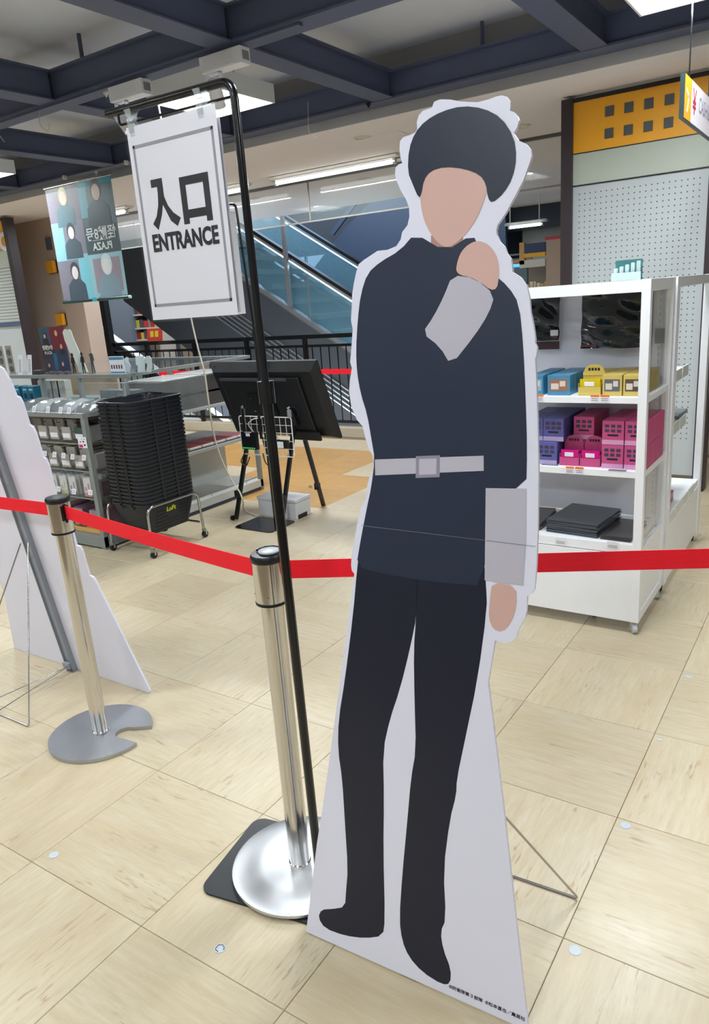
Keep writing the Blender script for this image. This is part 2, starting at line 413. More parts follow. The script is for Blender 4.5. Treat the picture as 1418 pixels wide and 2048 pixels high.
# tube lights under the soffit
def tube_light(x0, x1, y, z=2.64, lab=''):
    t = thing('tube_light', lab, 'ceiling light', ((x0+x1)/2, y, z))
    b = MB(); b.box(x0-.06, x1+.06, y-.035, y+.035, z-.03, z); b.prism([(x0-.05, y-.08, z-.005), (x0-.05, y-.02, z-.03), (x0-.05, y+.02, z-.03), (x0-.05, y+.08, z-.005)], (x1-x0+.1, 0, 0))
    b.build('fitting', M_white, t)
    q = MB(); q.tube([(x0, y, z-.052), (x1, y, z-.052)], .019, 12); q.build('lamp_tube', M_tube, t, smooth=40)
    for xx in (x0, x1):
        e = MB(); e.box(xx-.02, xx+.006, y-.018, y+.018, z-.075, z-.03); e.build('lamp_holder', M_white, t)
    area('tube_glow', ((x0+x1)/2, y, z-.085), x1-x0, .05, TUBE_W)
for x0, x1, lab in [(-4.90, -3.55, 'long bright tube light running behind the cutout hair'), (-6.5, -5.32, 'tube light partly hidden behind the entrance sign'),
                    (-8.3, -7.1, 'tube light farther left above the banner'), ]:
    tube_light(x0, x1, 6.22, lab=lab)
p = at(1020, 475, Y=10.5); p2 = at(1078, 466, Y=10.5)
tube_light(p.x, p2.x+.05, 10.5, 2.3, 'distant tube light above the far shop shelves')
hb = MB(); hb.box(p.x, p.x+.01, 10.49, 10.51, 2.30, 2.642); hb.box(p2.x, p2.x+.01, 10.49, 10.51, 2.30, 2.642); hb.box(p.x-.05, p2.x+.1, 10.47, 10.53, 2.30, 2.31); tag(hb.build('hanging_bracket', M_white), 'white bracket holding the distant tube light', 'bracket')
# downlights
for px, py, lab in [(722, 275, 'small round downlight in the pale soffit left of the cutout head'), (728, 357, 'small round downlight seen through the glass smoke barrier'), (508, 396, 'small round downlight beside the sign pole'), (1042, 252, 'small downlight just right of the cutout hair')]:
    p = at(px, py, z=2.639); b_ = MB(); b_.lathe([(.075, 0), (.075, -.004), (.062, -.012), (.05, -.012), (.046, -.002)], (0, 0, 0), 24)
    o = one(b_, 'downlight', mat('downlight_ring', (214, 212, 206), .3), lab, 'downlight', smooth=40); o.location = (p.x, p.y, 2.64)
p = at(805, 275, z=2.638)
b_ = MB(); b_.box(-.35, .1, -.24, .24, -.004, 0); b_.xform(Matrix.Translation((p.x, p.y, 2.64))); tag(b_.build('ceiling_hatch', M_soffit), 'square access hatch in the soffit beside the cutout hair', 'hatch')

# glass smoke barrier
sb = thing('smoke_barrier', 'clear glass smoke barrier hanging from the soffit before the escalators', 'glass screen', (-5, 6.6, 2.64))
x = -10.2
while x < .2:
    g_ = MB(); g_.box(x+.004, x+1.80-.004, 6.597, 6.603, 2.245, 2.62); g_.build('pane', M_clear, sb); x += 1.80
g_ = MB(); g_.box(-10.2, .6, 6.58, 6.62, 2.615, 2.64); g_.build('top_channel', mat('dark_channel', (84, 86, 88), .4), sb)
g_ = MB(); g_.box(-10.2, .6, 6.592, 6.608, 2.232, 2.246); g_.build('bottom_strip', mat('strip_grey', (118, 118, 114), .3), sb)
x = -8.4
while x < 0:
    g_ = MB(); g_.box(x-.004, x+.004, 6.590, 6.610, 2.245, 2.62); g_.build('seam_strip', mat('seam_grey', (128, 124, 116), .4), sb); x += 1.80

# railing with curb
cu = MB(); cu.box(-10, -.5, 6.62, 6.74, -.2, .10); struct(cu.build('trim_5', M_cream))
rl = thing('railing', 'black metal balustrade rail with thin bars before the escalator void', 'railing', (-6, 6.68, .1))
for z0, r_ in ((1.085, .022), (.985, .014), (.16, .014)):
    t_ = MB(); t_.box(-8.5, -1.5, 6.68-r_, 6.68+r_, z0-r_, z0+r_); t_.build('rail', M_blackmetal, rl)
bar = None; x = -8.45
while x < -3.0:
    if bar is None:
        b_ = MB(); b_.tube([(x, 6.68, .16), (x, 6.68, .985)], .007, 6); bar = b_.build('bar', M_blackmetal, rl); x0 = x
    else:
        o = bar.copy(); C.objects.link(o); o.location.x = bar.location.x+(x-x0)
    x += .112
for x in (-8.48, -7.62, -6.77, -5.92, -5.07, -4.22, -3.37, -2.5, -1.6):
    b_ = MB(); b_.box(x-.022, x+.022, 6.66, 6.70, .10, 1.07); b_.build('post', M_blackmetal, rl)
tp = MB(); tp.box(-7.42, -3.2, 6.638, 6.645, .682, .735); tag(tp.build('barrier_tape', M_red), 'red barrier tape stretched along the black railing', 'tape')
bp_ = MB(); bp_.box(-8.34, -8.25, 6.62, 6.70, 0, 2.64); struct(bp_.build('trim_6', M_black))

# escalators
M_eglass = glassy('escalator_glass', (110, 160, 182), .40, rough=.1)
M_clad = mat('charcoal_cladding', (62, 67, 74), .5, noise=.05)
M_silver = mat('silver_trim', (190, 196, 202), .25, metal=.8)
M_hand = mat('black_handrail', (22, 24, 28), .3)
M_ebright = mat('lit_strip', (232, 244, 255), .5, emit=1.2)
SL = .602
def zl(x): return 1.412 + (-5.954-x)*SL       # lower edge of the light strip
esc = thing('escalator', 'escalator with blue-tinted glass sides rising to the upper left', 'escalator', (-6, 9.7, 0))
xa, xb = -9.6, -4.2
def slab(y0, y1, dz0, dz1, x0=xa, x1=xb):
    b = MB(); b.prism([(x0, y0, zl(x0)+dz0), (x1, y0, zl(x1)+dz0), (x1, y0, zl(x1)+dz1), (x0, y0, zl(x0)+dz1)], (0, y1-y0, 0)); return b
for y in (9.0, 10.5):
    slab(y-.006, y+.006, -.66, 0).build('glass_side', M_eglass, esc)
    slab(y-.02, y+.02, .0, .03).build('light_strip', M_ebright, esc)
    slab(y-.03, y+.03, .03, .075).build('handrail_base', M_silver, esc)
    slab(y-.045, y+.045, .075, .13).build('handrail', M_hand, esc, label='black moving handrail')
    slab(y-.05, y+.05, -.74, -.66).build('skirt_trim', M_silver, esc)
    if y < 10:
        x = xa+.4
        while x < xb:
            s_ = MB(); s_.prism([(x, y-.01, zl(x)-.66), (x+.02, y-.01, zl(x+.02)-.66), (x+.02, y-.01, zl(x+.02)), (x, y-.01, zl(x))], (0, .02, 0)); s_.build('glass_joint', M_silver, esc); x += 1.25
slab(9.0, 10.5, -1.15, -.80).build('truss_body', M_clad, esc)
# steps
x = -9.0
while x < -4.4:
    s_ = MB(); zz = zl(x)-.80; s_.box(x, x+.40, 9.06, 10.44, zz-.05, zz+.02); s_.build('step', mat('step_metal', (92, 96, 92), .4, metal=.4), esc); x += .40
cd_ = MB(); cd_.prism([(xa-1, 8.93, zl(xa-1)-.74), (xb, 8.93, zl(xb)-.74), (xb, 8.93, zl(xb)-3.2), (-8.0, 8.93, -.9), (-8.2, 8.93, .22), (xa-1, 8.93, 1.69)], (0, .04, 0))
clad = cd_.build('side_cladding', M_clad, esc)
for k in range(5):
    g_ = MB(); o_ = -1.30-.075*k
    g_.prism([(-8.9, 8.90, zl(-8.9)+o_), (-5.2, 8.90, zl(-5.2)+o_), (-5.2, 8.90, zl(-5.2)+o_+.022), (-8.9, 8.90, zl(-8.9)+o_+.022)], (0, .03, 0)); g_.build('cladding_rib', M_silver, esc)
# post with glass between the two runs
ps = MB(); a = at(575, 440, Y=8.9); b = at(592, 612, Y=8.9); ps.box(-6.98, -6.92, 8.86, 8.90, b.z, 3.0); tag(ps.build('suspension_post', M_silver), 'slim silver post hanging in front of the escalator glass', 'post')
# second, lower escalator end at left with dark handrail
e2 = thing('escalator', 'lower escalator seen through the railing with a dark slanting handrail', 'escalator', (-10, 8.2, 0))
b_ = MB(); b_.prism([(-10.2, 8.0, 1.25), (-7.6, 8.0, -.25), (-7.6, 8.0, -.45), (-10.2, 8.0, 1.02)], (0, .08, 0)); b_.build('handrail', M_hand, e2)
b_ = MB(); b_.prism([(-10.2, 8.03, 1.32), (-7.6, 8.03, -.18), (-7.6, 8.03, -.24), (-10.2, 8.03, 1.26)], (0, .05, 0)); b_.build('light_strip', M_ebright, e2)
b_ = MB(); b_.prism([(-10.2, 8.03, .99), (-7.6, 8.03, -.48), (-7.6, 8.03, -1.3), (-10.2, 8.03, .3)], (0, .02, 0)); b_.build('glass_side', glassy('pale_glass', (150, 160, 155), .5), e2)
# dark blue wall and pale panes beyond the escalator
b_ = MB(); b_.prism([(-7.75, 11.6, 2.62), (-4.72, 11.6, 4.6), (-4.72, 11.6, -1), (-9.8, 11.6, -1), (-8.6, 11.6, 1.2), (-9.4, 11.6, 1.25)], (0, .08, 0))
b_.prism([(-8.0, 11.55, 2.6), (-5.2, 11.55, 5.0), (-5.14, 11.55, 4.95), (-7.94, 11.55, 2.55)], (0, .05, 0))
struct(b_.build('wall_far', mat('navy_panel', (58, 74, 98), .4)))
M_pane = mat('daylit_pane', (150, 182, 215), .3, emit=1.6)
wn = MB(); wn.box(-15.9, -6.6, 13.1, 13.14, 1.3, 5.6); wn_ = struct(wn.build('window_1', M_pane))
for k in range(10):
    b_ = MB(); b_.box(-14.8+k*.85-.02, -14.8+k*.85+.02, 13.04, 13.1, 1.3, 5.6); b_.build('mullion', M_silver, wn_)
for z_ in (1.9, 3.1):
    b_ = MB(); b_.box(-15.9, -6.6, 13.03, 13.1, z_, z_+.04); b_.build('transom', M_silver, wn_)
lw = MB(); lw.box(-15.9, -4.7, 13.15, 13.3, -2, 1.3); lw.box(-6.58, -4.7, 13.15, 13.3, 1.3, 5.6); struct(lw.build('wall_far_low', mat('dim_slate_wall', (84, 92, 104), .5)))
void = MB(); void.box(-10, -4.6, 6.7, 12, -2.1, -2.0); struct(void.build('trim_7', mat('lower_level_floor', (70, 70, 68), .6)))

# beige column with yellow squares
col = MB(); col.box(-9.35, -7.85, 6.0, 6.23, 0, 2.64); col = struct(col.build('wall_column', mat('beige_column', (178, 162, 150), .7, noise=.03)))
for z0, z1 in ((2.01, 2.15), (1.385, 1.525)):
    b_ = MB(); b_.box(-8.37, -8.23, 5.94, 5.985, z0, z1, .004); o = b_.build('yellow_block', M_yellow); o.parent = col
    b_ = MB(); b_.box(-8.375, -8.225, 5.985, 6.0, z0-.005, z1+.005); o = b_.build('block_backing', M_brown); o.parent = col
b_ = MB(); b_.box(-8.36, -8.26, 5.985, 6.0, 2.28, 2.42); o = b_.build('wall_plate', M_beam); o.parent = col
OUT=[(0.298,1.783),(0.302,1.792),(0.313,1.794),(0.333,1.79),(0.357,1.782),(0.385,1.776),(0.406,1.777),(0.419,1.779),(0.429,1.779),(0.438,1.775),(0.444,1.767),(0.445,1.758),(0.444,1.752),(0.452,1.748),(0.458,1.741),(0.461,1.734),(0.458,1.724),(0.452,1.715),(0.461,1.702),(0.475,1.694),(0.483,1.684),(0.485,1.674),(0.481,1.661),(0.472,1.637),(0.458,1.613),(0.443,1.588),(0.428,1.569),(0.426,1.56),(0.427,1.552),(0.433,1.54),(0.442,1.531),(0.447,1.519),(0.454,1.51),(0.457,1.497),(0.458,1.487),(0.473,1.477),(0.484,1.462),(0.49,1.442),(0.493,1.417),(0.499,1.393),(0.502,1.378),(0.503,1.372),(0.503,1.364),(0.507,1.356),(0.506,1.342),(0.504,1.337),(0.507,1.307),(0.513,1.226),(0.518,1.142),(0.521,1.029),(0.521,0.971),(0.52,0.936),(0.519,0.921),(0.514,0.913),(0.506,0.908),(0.506,0.883),(0.504,0.865),(0.497,0.852),(0.491,0.838),(0.489,0.826),(0.48,0.815),(0.465,0.81),(0.452,0.811),(0.447,0.812),(0.435,0.724),(0.472,0.49),(0.54,0.021),(0.544,0.005),(-0.002,0.004),(0.032,0.248),(0.043,0.309),(0.072,0.49),(0.134,0.902),(0.128,0.908),(0.126,0.919),(0.128,0.945),(0.132,0.964),(0.141,1.008),(0.149,1.041),(0.162,1.065),(0.165,1.091),(0.171,1.111),(0.182,1.125),(0.182,1.133),(0.176,1.155),(0.171,1.161),(0.161,1.186),(0.154,1.211),(0.141,1.223),(0.128,1.248),(0.122,1.28),(0.124,1.301),(0.129,1.326),(0.125,1.339),(0.128,1.366),(0.131,1.403),(0.127,1.42),(0.129,1.448),(0.13,1.47),(0.134,1.491),(0.139,1.51),(0.145,1.526),(0.157,1.533),(0.17,1.539),(0.187,1.547),(0.209,1.547),(0.228,1.552),(0.237,1.563),(0.24,1.576),(0.251,1.587),(0.255,1.602),(0.254,1.618),(0.247,1.634),(0.236,1.651),(0.228,1.667),(0.224,1.68),(0.225,1.692),(0.231,1.697),(0.239,1.698),(0.236,1.706),(0.233,1.722),(0.234,1.737),(0.241,1.743),(0.253,1.744),(0.265,1.747),(0.269,1.751),(0.268,1.764),(0.272,1.775),(0.28,1.781),(0.29,1.782)]
JACKET=[(0.267,1.571),(0.236,1.543),(0.193,1.526),(0.165,1.507),(0.15,1.469),(0.143,1.421),(0.139,1.363),(0.141,1.319),(0.15,1.275),(0.165,1.235),(0.175,1.185),(0.183,1.145),(0.174,1.084),(0.166,1.052),(0.15,0.978),(0.139,0.918),(0.196,0.912),(0.276,0.909),(0.352,0.911),(0.426,0.916),(0.42,1.103),(0.497,1.107),(0.496,1.178),(0.49,1.267),(0.482,1.363),(0.472,1.432),(0.452,1.462),(0.421,1.488),(0.396,1.531),(0.382,1.558),(0.329,1.533)]
CUFF=[(0.42,1.103),(0.497,1.107),(0.5,1.014),(0.498,0.927),(0.423,0.927)]
HAND=[(0.438,0.926),(0.485,0.924),(0.487,0.884),(0.477,0.851),(0.461,0.831),(0.443,0.833),(0.433,0.853),(0.434,0.891)]
FOREARM=[(0.344,1.49),(0.388,1.482),(0.427,1.45),(0.417,1.419),(0.391,1.381),(0.345,1.328),(0.322,1.363),(0.285,1.389),(0.308,1.418),(0.328,1.453)]
HAND2=[(0.353,1.513),(0.363,1.534),(0.387,1.547),(0.41,1.54),(0.429,1.518),(0.435,1.489),(0.429,1.451),(0.388,1.482),(0.351,1.491)]
BELT=[(0.183,1.145),(0.414,1.163),(0.415,1.135),(0.184,1.113)]
BUCKLE=[(0.275,1.156),(0.326,1.16),(0.326,1.118),(0.275,1.113)]
LEGL=[(0.15,0.972),(0.141,0.916),(0.131,0.813),(0.11,0.663),(0.093,0.567),(0.091,0.495),(0.102,0.427),(0.108,0.332),(0.116,0.211),(0.111,0.158),(0.108,0.113),(0.073,0.094),(0.043,0.081),(0.033,0.056),(0.052,0.035),(0.107,0.039),(0.161,0.055),(0.207,0.08),(0.212,0.123),(0.207,0.292),(0.208,0.411),(0.205,0.525),(0.221,0.598),(0.244,0.669),(0.266,0.76),(0.281,0.837),(0.286,0.987)]
LEGR=[(0.269,0.985),(0.28,0.909),(0.279,0.826),(0.275,0.762),(0.278,0.655),(0.283,0.546),(0.272,0.476),(0.265,0.382),(0.254,0.249),(0.248,0.138),(0.255,0.089),(0.272,0.056),(0.305,0.033),(0.353,0.024),(0.371,0.035),(0.372,0.069),(0.353,0.109),(0.346,0.148),(0.358,0.182),(0.35,0.295),(0.362,0.413),(0.375,0.472),(0.375,0.505),(0.391,0.596),(0.414,0.727),(0.429,0.871),(0.426,0.917),(0.416,1.001)]
HAIR=[(0.274,1.632),(0.262,1.657),(0.251,1.681),(0.253,1.72),(0.265,1.746),(0.286,1.763),(0.318,1.773),(0.357,1.775),(0.397,1.764),(0.43,1.743),(0.453,1.709),(0.459,1.674),(0.453,1.643),(0.438,1.62),(0.417,1.606),(0.409,1.615),(0.405,1.639),(0.393,1.656),(0.364,1.67),(0.326,1.679),(0.298,1.676),(0.284,1.662),(0.28,1.638)]
FACE=[(0.275,1.655),(0.278,1.621),(0.285,1.592),(0.298,1.568),(0.315,1.549),(0.331,1.539),(0.349,1.544),(0.372,1.561),(0.39,1.584),(0.402,1.611),(0.409,1.635),(0.402,1.66),(0.364,1.682),(0.32,1.692),(0.286,1.685)]
NECK=[(0.3,1.571),(0.362,1.564),(0.366,1.534),(0.329,1.52),(0.3,1.54)]
SEAM=[(0.154,1.008),(0.519,1.003),(0.519,1.002),(0.154,1.006)]
BOARD2=[(-0.296,1.317),(-0.283,1.31),(-0.266,1.27),(-0.258,1.213),(-0.239,1.207),(-0.233,1.187),(-0.235,1.108),(-0.218,1.098),(-0.212,1.077),(-0.214,0.986),(-0.201,0.979),(-0.196,0.955),(-0.209,0.836),(-0.178,0.688),(-0.182,0.632),(-0.161,0.63),(-0.155,0.614),(-0.157,0.561),(-0.158,0.507),(-0.139,0.502),(-0.131,0.489),(0.003,0.012),(-0.01,-0.001),(-0.928,-0.012),(-0.831,0.321),(-0.834,0.365)]
# ================================================================== THE CUTOUT (front)
def flat(poly, y0, y1, bev=0):
    b = MB(); b.prism([(u, y0, v) for u, v in poly], (0, y1-y0, 0)); return b
def smooth_poly(L, n=1):
    for _ in range(n):
        q = []
        for a, b in zip(L, L[1:]+L[:1]):
            q += [(a[0]*.75+b[0]*.25, a[1]*.75+b[1]*.25), (a[0]*.25+b[0]*.75, a[1]*.25+b[1]*.75)]
        L = q
    return L
LEAN = R(7.7)
cut = thing('standee', 'life-size foam board cutout of a plain dark-haired person in a navy coat', 'cutout', (-.963, 1.074, .0015), rot=(-LEAN, 0, R(2.54)))
flat(OUT, 0, .008).build('board', M_board, cut, local=True)
def pr(name, poly, m, lvl=1, sm=0):
    P = smooth_poly(poly, sm) if sm else poly
    return flat(P, -.00025*lvl, -.00025*lvl+.0002).build(name, m, cut, local=True)
K_navy = mat('printed_navy', (31, 41, 62), .4); K_trou = mat('printed_dark_navy', (16, 23, 43), .4)
K_hair = mat('printed_hair', (30, 38, 56), .4); K_skin = mat('printed_skin', (205, 168, 158), .45)
K_pale = mat('printed_pale_grey', (184, 181, 194), .45); K_grey = mat('printed_mid_grey', (140, 136, 155), .45)
pr('printed_trousers', LEGL, K_trou, 1, 1); pr('printed_trousers', LEGR, K_trou, 1, 1)
pr('printed_neck', NECK, mat('printed_skin_shade', (170, 132, 124), .45), 1, 1)
pr('printed_coat', JACKET, K_navy, 2, 1)
pr('printed_hand', HAND, K_skin, 3, 1); pr('printed_cuff', CUFF, K_pale, 4)
pr('printed_hand', HAND2, K_skin, 3, 2); pr('printed_cuff', FOREARM, K_pale, 4, 1)
pr('printed_belt', BELT, K_pale, 3); pr('printed_buckle', BUCKLE, K_grey, 4)
bi = [(u*.72+.28*.3005, v*.72+.28*1.137) for u, v in BUCKLE]; pr('printed_buckle', bi, K_pale, 5)
pr('printed_face', FACE, K_skin, 3, 2); pr('printed_hair', HAIR, K_hair, 5, 1)
b_ = MB(); b_.prism([(.152, -.0018, 1.0075), (.5185, -.0018, 1.0035), (.5185, -.0018, 1.0028), (.152, -.0018, 1.0066)], (0, .0003, 0)); b_.build('sheet_seam', mat('seam_line', (120, 126, 145), .5), cut, local=True)
Mx = Matrix.Translation((.452, -.0006, .0275)) @ Matrix.Rotation(R(90), 4, 'X')
text('copyright_line', '©防衛隊第３部隊  ©松本直也／集英社', .0098, M_ink, cut, Mx, bold=.0000)
# zinc easel support behind the board
def easel(parent, u, side, height=1.15):
    """side=+1: board faces -Y locally, support behind at +Y"""
    th = .008 if side > 0 else 0
    b = MB(); b.box(u-.022, u+.022, th if side > 0 else -.014, th+.014 if side > 0 else 0, 0.0, height)
    for s in (-1, 1): b.box(u+s*.022-.0012, u+s*.022+.0012, th if side > 0 else -.022, th+.022 if side > 0 else 0, 0.0, height)
    b.build('support_post', M_zinc, parent, local=True)
    for z in (.55, .60, .8, .86):
        r_ = MB(); r_.lathe([(.0035, 0), (.003, .002), (.001, .003)], (u, 0, z), 8, 'Y')
        if side > 0: r_.xform(Matrix.Translation((0, th+.014, 0)))
        else: r_.xform(Matrix.Translation((0, -.0165, 0)))
        r_.build('rivet', M_chrome, parent, local=True)
easel(cut, .27, 1)
def W(p, root=cut):  # world -> local of the leaning board
    M_ = Matrix.Translation(root.location) @ root.rotation_euler.to_matrix().to_4x4()
    return M_.inverted() @ Vector(p)
ff = at(1157, 1797, z=.004)
hinge = Vector((.27, .032, .58)); hl = hinge+Vector((-.02, 0, 0)); hr = hinge+Vector((.02, 0, 0))
fl_ = Vector((ff.x-.42, ff.y-.02, .004))
w_ = MB(); w_.tube(bendpath([hl, W(fl_), W(ff), hr], .012), .0028, 8); w_.build('wire_foot', M_chrome, cut, local=True, smooth=60)
w_ = MB(); mid = (W(fl_)+W(ff))/2; w_.tube([Vector((.27, .03, .02)), mid+Vector((0, 0, .004))], .0018, 6); w_.build('wire_stay', M_chrome, cut, local=True)

# the second cutout at the left, seen from behind
c2 = thing('standee', 'large white cutout board seen from behind with scalloped right edge', 'cutout', (-2.21, 1.70, .0015), rot=(LEAN, 0, 0))
B2 = [p for p in BOARD2]
B2 = B2[:-3]+[(-.925, .0), (-.83, .321), (-.86, .55), (-.80, .8), (-.82, 1.05), (-.74, 1.25), (-.66, 1.42), (-.55, 1.45), (-.44, 1.40), (-.36, 1.34)]
B2 = [(u, max(v, 0)) for u, v in B2]
b_ = MB(); b_.prism([(u, 0, v) for u, v in B2], (0, .008, 0)); b_.build('board', M_board, c2, local=True)
easel(c2, -.48, -1, 1.2)
w_ = MB(); hy = -.028
f1 = W((-2.44, 1.315, .004), c2); f0 = W((-2.86, 1.315, .004), c2)
w_.tube(bendpath([(-.506, hy, .612), f0, f1, (-.452, hy, .622)], .012), .0028, 8); w_.build('wire_foot', M_chrome, c2, local=True, smooth=60)
w_ = MB(); w_.tube([(-.47, -.026, .03), (f0+f1)/2+Vector((0, 0, .004))], .0018, 6)
w_.tube([(-.47, -.026, .03), f0*.75+f1*.25+Vector((0, 0, .004))], .0018, 6); w_.build('wire_stay', M_chrome, c2, local=True)
b_ = MB(); b_.box(-.505, -.455, -.026, -.002, .0, .004); b_.box(-.50, -.46, -.034, -.018, .02, .045); b_.build('hinge_bracket', M_zinc, c2, local=True)

# ================================================================== BELT STANCHIONS
def stanchion(x, y, z0, lab, notch=None, top=.895):
    t = thing('belt_stanchion', lab, 'stanchion', (x, y, z0), 'belt stanchions')
    z1 = top-z0
    if notch is None:
        b = MB(); b.lathe([(.178, 0), (.181, .003), (.181, .011), (.177, .0135), (.10, .0150), (.03, .0165)], seg=64); b.build('base', M_brushed, t, local=True, smooth=35)
    else:
        b = MB(); n = 56; outer = []; a0 = R(notch[0]); a1 = R(notch[1])
        for i in range(n+1):
            a = a1+(a0+2*math.pi-a1)*i/n; outer.append((.181*math.cos(a), .181*math.sin(a)))
        am = (a0+a1)/2; r_in = .062; cin = (math.cos(am)*.10, math.sin(am)*.10)
        for i in range(1, 12):   # rounded tip, then the hollow of the cut
            th = a0-.10+(math.pi*1.0)*0
        inner = []
        for i in range(13):
            a = am-R(75)+math.pi*0 - (math.pi*2-R(150))*i/12
            inner.append((cin[0]+.036*math.cos(a), cin[1]+.036*math.sin(a)))
        P = outer+inner
        b.prism([(p[0], p[1], 0) for p in P], (0, 0, .013))
        b.build('base', mat('satin_steel_base', (176, 180, 186), .38, metal=1, noise=.08, nscale=9), t, local=True, smooth=35)
    b = MB(); b.lathe([(.0295, .014), (.0295, .02), (.0275, .022), (.0275, z1-.12)], seg=40); b.build('pole', M_steel, t, local=True, smooth=35)
    b = MB(); b.lathe([(.0262, z1-.128), (.0385, z1-.126), (.0392, z1-.122), (.038, z1-.119)], seg=40); b.build('collar_ring', M_black, t, local=True, smooth=35)
    b = MB(); b.lathe([(.0375, z1-.119), (.0375, z1-.020)], seg=44); b.build('head', M_steel, t, local=True, smooth=35)
    b = MB(); cap_ = 1; b.lathe([(.0385, z1-.020), (.040, z1-.017), (.040, z1-.007), (.037, z1-.002), (.012, z1)], seg=40); b.build('cap', M_black, t, local=True, smooth=35)
    return t, z1
s1, z1_ = stanchion(-2.150, 1.415, .001, 'polished steel belt stanchion beside the white cutout back, slotted base', notch=(3, 37))
s2, z2_ = stanchion(-1.107, 1.240, .0075, 'polished steel belt stanchion standing on the black plate beside the sign pole')
b_ = MB(); b_.lathe([(.0255, 0), (.0255, .003), (.02, .0045)], (.004, .004, z2_+.0005), 28); b_.build('cap_disc', mat('grey_cap_disc', (150, 155, 158), .3, noise=.1, nscale=90), s2, local=True, smooth=35)
b_ = MB(); b_.tube(arc((.004, .004, z2_+.003), .030, R(60), R(200), 14, (1, 0, 0), (0, 1, 0)), .003, 6); b_.build('cap_ridge', M_black, s2, local=True)
for t, zz, angs in ((s1, z1_, (-60,)), (s2, z2_, (-148, -60))):
    for a in angs:
        b_ = MB(); b_.lathe([(.0028, .0), (.0024, .0015), (.0005, .002)], (.0, 0, 0), 8, 'X'); b_.xform(Matrix.Translation((.0375*math.cos(R(a)), .0375*math.sin(R(a)), zz-.103)) @ Matrix.Rotation(R(a), 4, 'Z')); b_.build('screw', M_chrome, t, local=True)
def clip(t, ang, zz):
    b = MB(); b.box(.036, .0435, -.0035, .0035, zz-.085, zz-.022); b.box(.036, .040, -.013, .013, zz-.078, zz-.028); b.xform(Matrix.Rotation(R(ang), 4, 'Z')); b.build('belt_clip', M_black, t, local=True)
def belt(P, Q, lab, z0, wd=.045, sag=0, Q2=None):
    P, Q = Vector(P), Vector(Q); n = 14; b = MB(); d = (Q-P).normalized(); nn = Vector((-d.y, d.x, 0)).normalized()*.0008
    rows = []
    for i in range(n+1):
        p = P.lerp(Q, i/n); p.z -= sag*4*(i/n)*(1-i/n)
        row = []
        for s in (-1, 1):
            for k in range(8):
                v = k/7 if s > 0 else 1-k/7
                rid = .0005 if 0 < k < 7 and k % 2 else 0
                row.append(b.bm.verts.new(p+nn*s+(nn.normalized()*rid*s)+Vector((0, 0, -wd*v))))
        rows.append(row)
    for A, B in zip(rows, rows[1:]):
        m = len(A)
        for k in range(m): b.bm.faces.new((A[k], A[(k+1) % m], B[(k+1) % m], B[k]))
    b.bm.faces.new(rows[0][::-1]); b.bm.faces.new(rows[-1])
    o = b.build('barrier_belt', M_red, smooth=30); return tag(o, lab, 'belt')
def edge(t, ang, r=.0445): return (t.location.x+r*math.cos(R(ang)), t.location.y+r*math.sin(R(ang)))
a12 = math.degrees(math.atan2(1.240-1.415, -1.107+2.150)); 
clip(s1, a12, z1_); clip(s2, a12+180, z2_)
x0, y0 = edge(s1, a12); x1, y1 = edge(s2, a12+180)
belt((x0, y0, .868), (x1, y1, .868), 'red belt stretched between the two steel stanchions', 0, sag=.006)
clip(s1, 183, z1_); x0, y0 = edge(s1, 183)
belt((x0, y0, .868), (x0-.75, y0-.03, .868), 'red belt leaving the left stanchion across the white board back', 0)
aR = math.degrees(math.atan2(.255, .528)); clip(s2, aR, z2_); x0, y0 = edge(s2, aR)
belt((x0, y0, .873), (x0+1.45, y0+1.45*.49, .879), 'red belt running behind the cutout to the right edge', 0)

# ================================================================== ENTRANCE SIGN STAND
st_ = thing('sign_stand', 'tall black pole stand carrying the entrance sign beside the cutout', 'sign stand', (-.957, 1.137, .0005))
pl_ = MB(); L0 = Vector((-1.290, 1.040, 0)); ang = R(10)
ex, ey = Vector((math.cos(ang), math.sin(ang), 0)), Vector((-math.sin(ang), math.cos(ang), 0)); n = 6; rr = .035; outl = []
PW, PD = .46, .30
for cx, cyy, a0 in ((rr, rr, 180), (PW-rr, rr, 270), (PW-rr, PD-rr, 0), (rr, PD-rr, 90)):
    for i in range(n+1):
        a = R(a0+90*i/n); outl.append(L0+ex*(cx+rr*math.cos(a))+ey*(cyy+rr*math.sin(a)))
pl_.prism([(p.x, p.y, .0005) for p in outl], (0, 0, .006)); pl_.build('base_plate', mat('black_base_plate', (30, 34, 38), .42, noise=.35, nscale=14), st_)
px_, py_ = -.957, 1.137; tx_, ty_ = -.970, 1.133
q = MB(); q.tube([(px_, py_, .006), (px_-.010, py_-.003, 1.29)], .0105, 16); q.build('lower_pole', M_blackmetal, st_, smooth=40)
q = MB(); q.tube([(px_, py_, .006), (px_, py_, .03)], .0175, 16); q.build('pole_socket', M_blackmetal, st_, smooth=40)
q = MB(); q.tube([(px_-.0098, py_-.003, 1.262), (px_-.010, py_-.003, 1.306)], .0165, 20); q.build('height_collar', M_blackmetal, st_, smooth=40)
be = Vector((-1.293, 1.119, 1.838))
q = MB(); q.tube(bendpath([(px_-.010, py_-.003, 1.28), (tx_, ty_, 1.838), be], .03, 8), .0078, 16); q.build('upper_pole', M_blackmetal, st_, smooth=40, label='black upper tube bent into a horizontal arm')
q = MB(); q.tube(bendpath([(tx_+.002, ty_, 1.812), (-1.262, 1.119, 1.812), (-1.262, 1.119, 1.838)], .008, 4), .0026, 8); q.build('hanging_rod', M_blackmetal, st_, smooth=40)
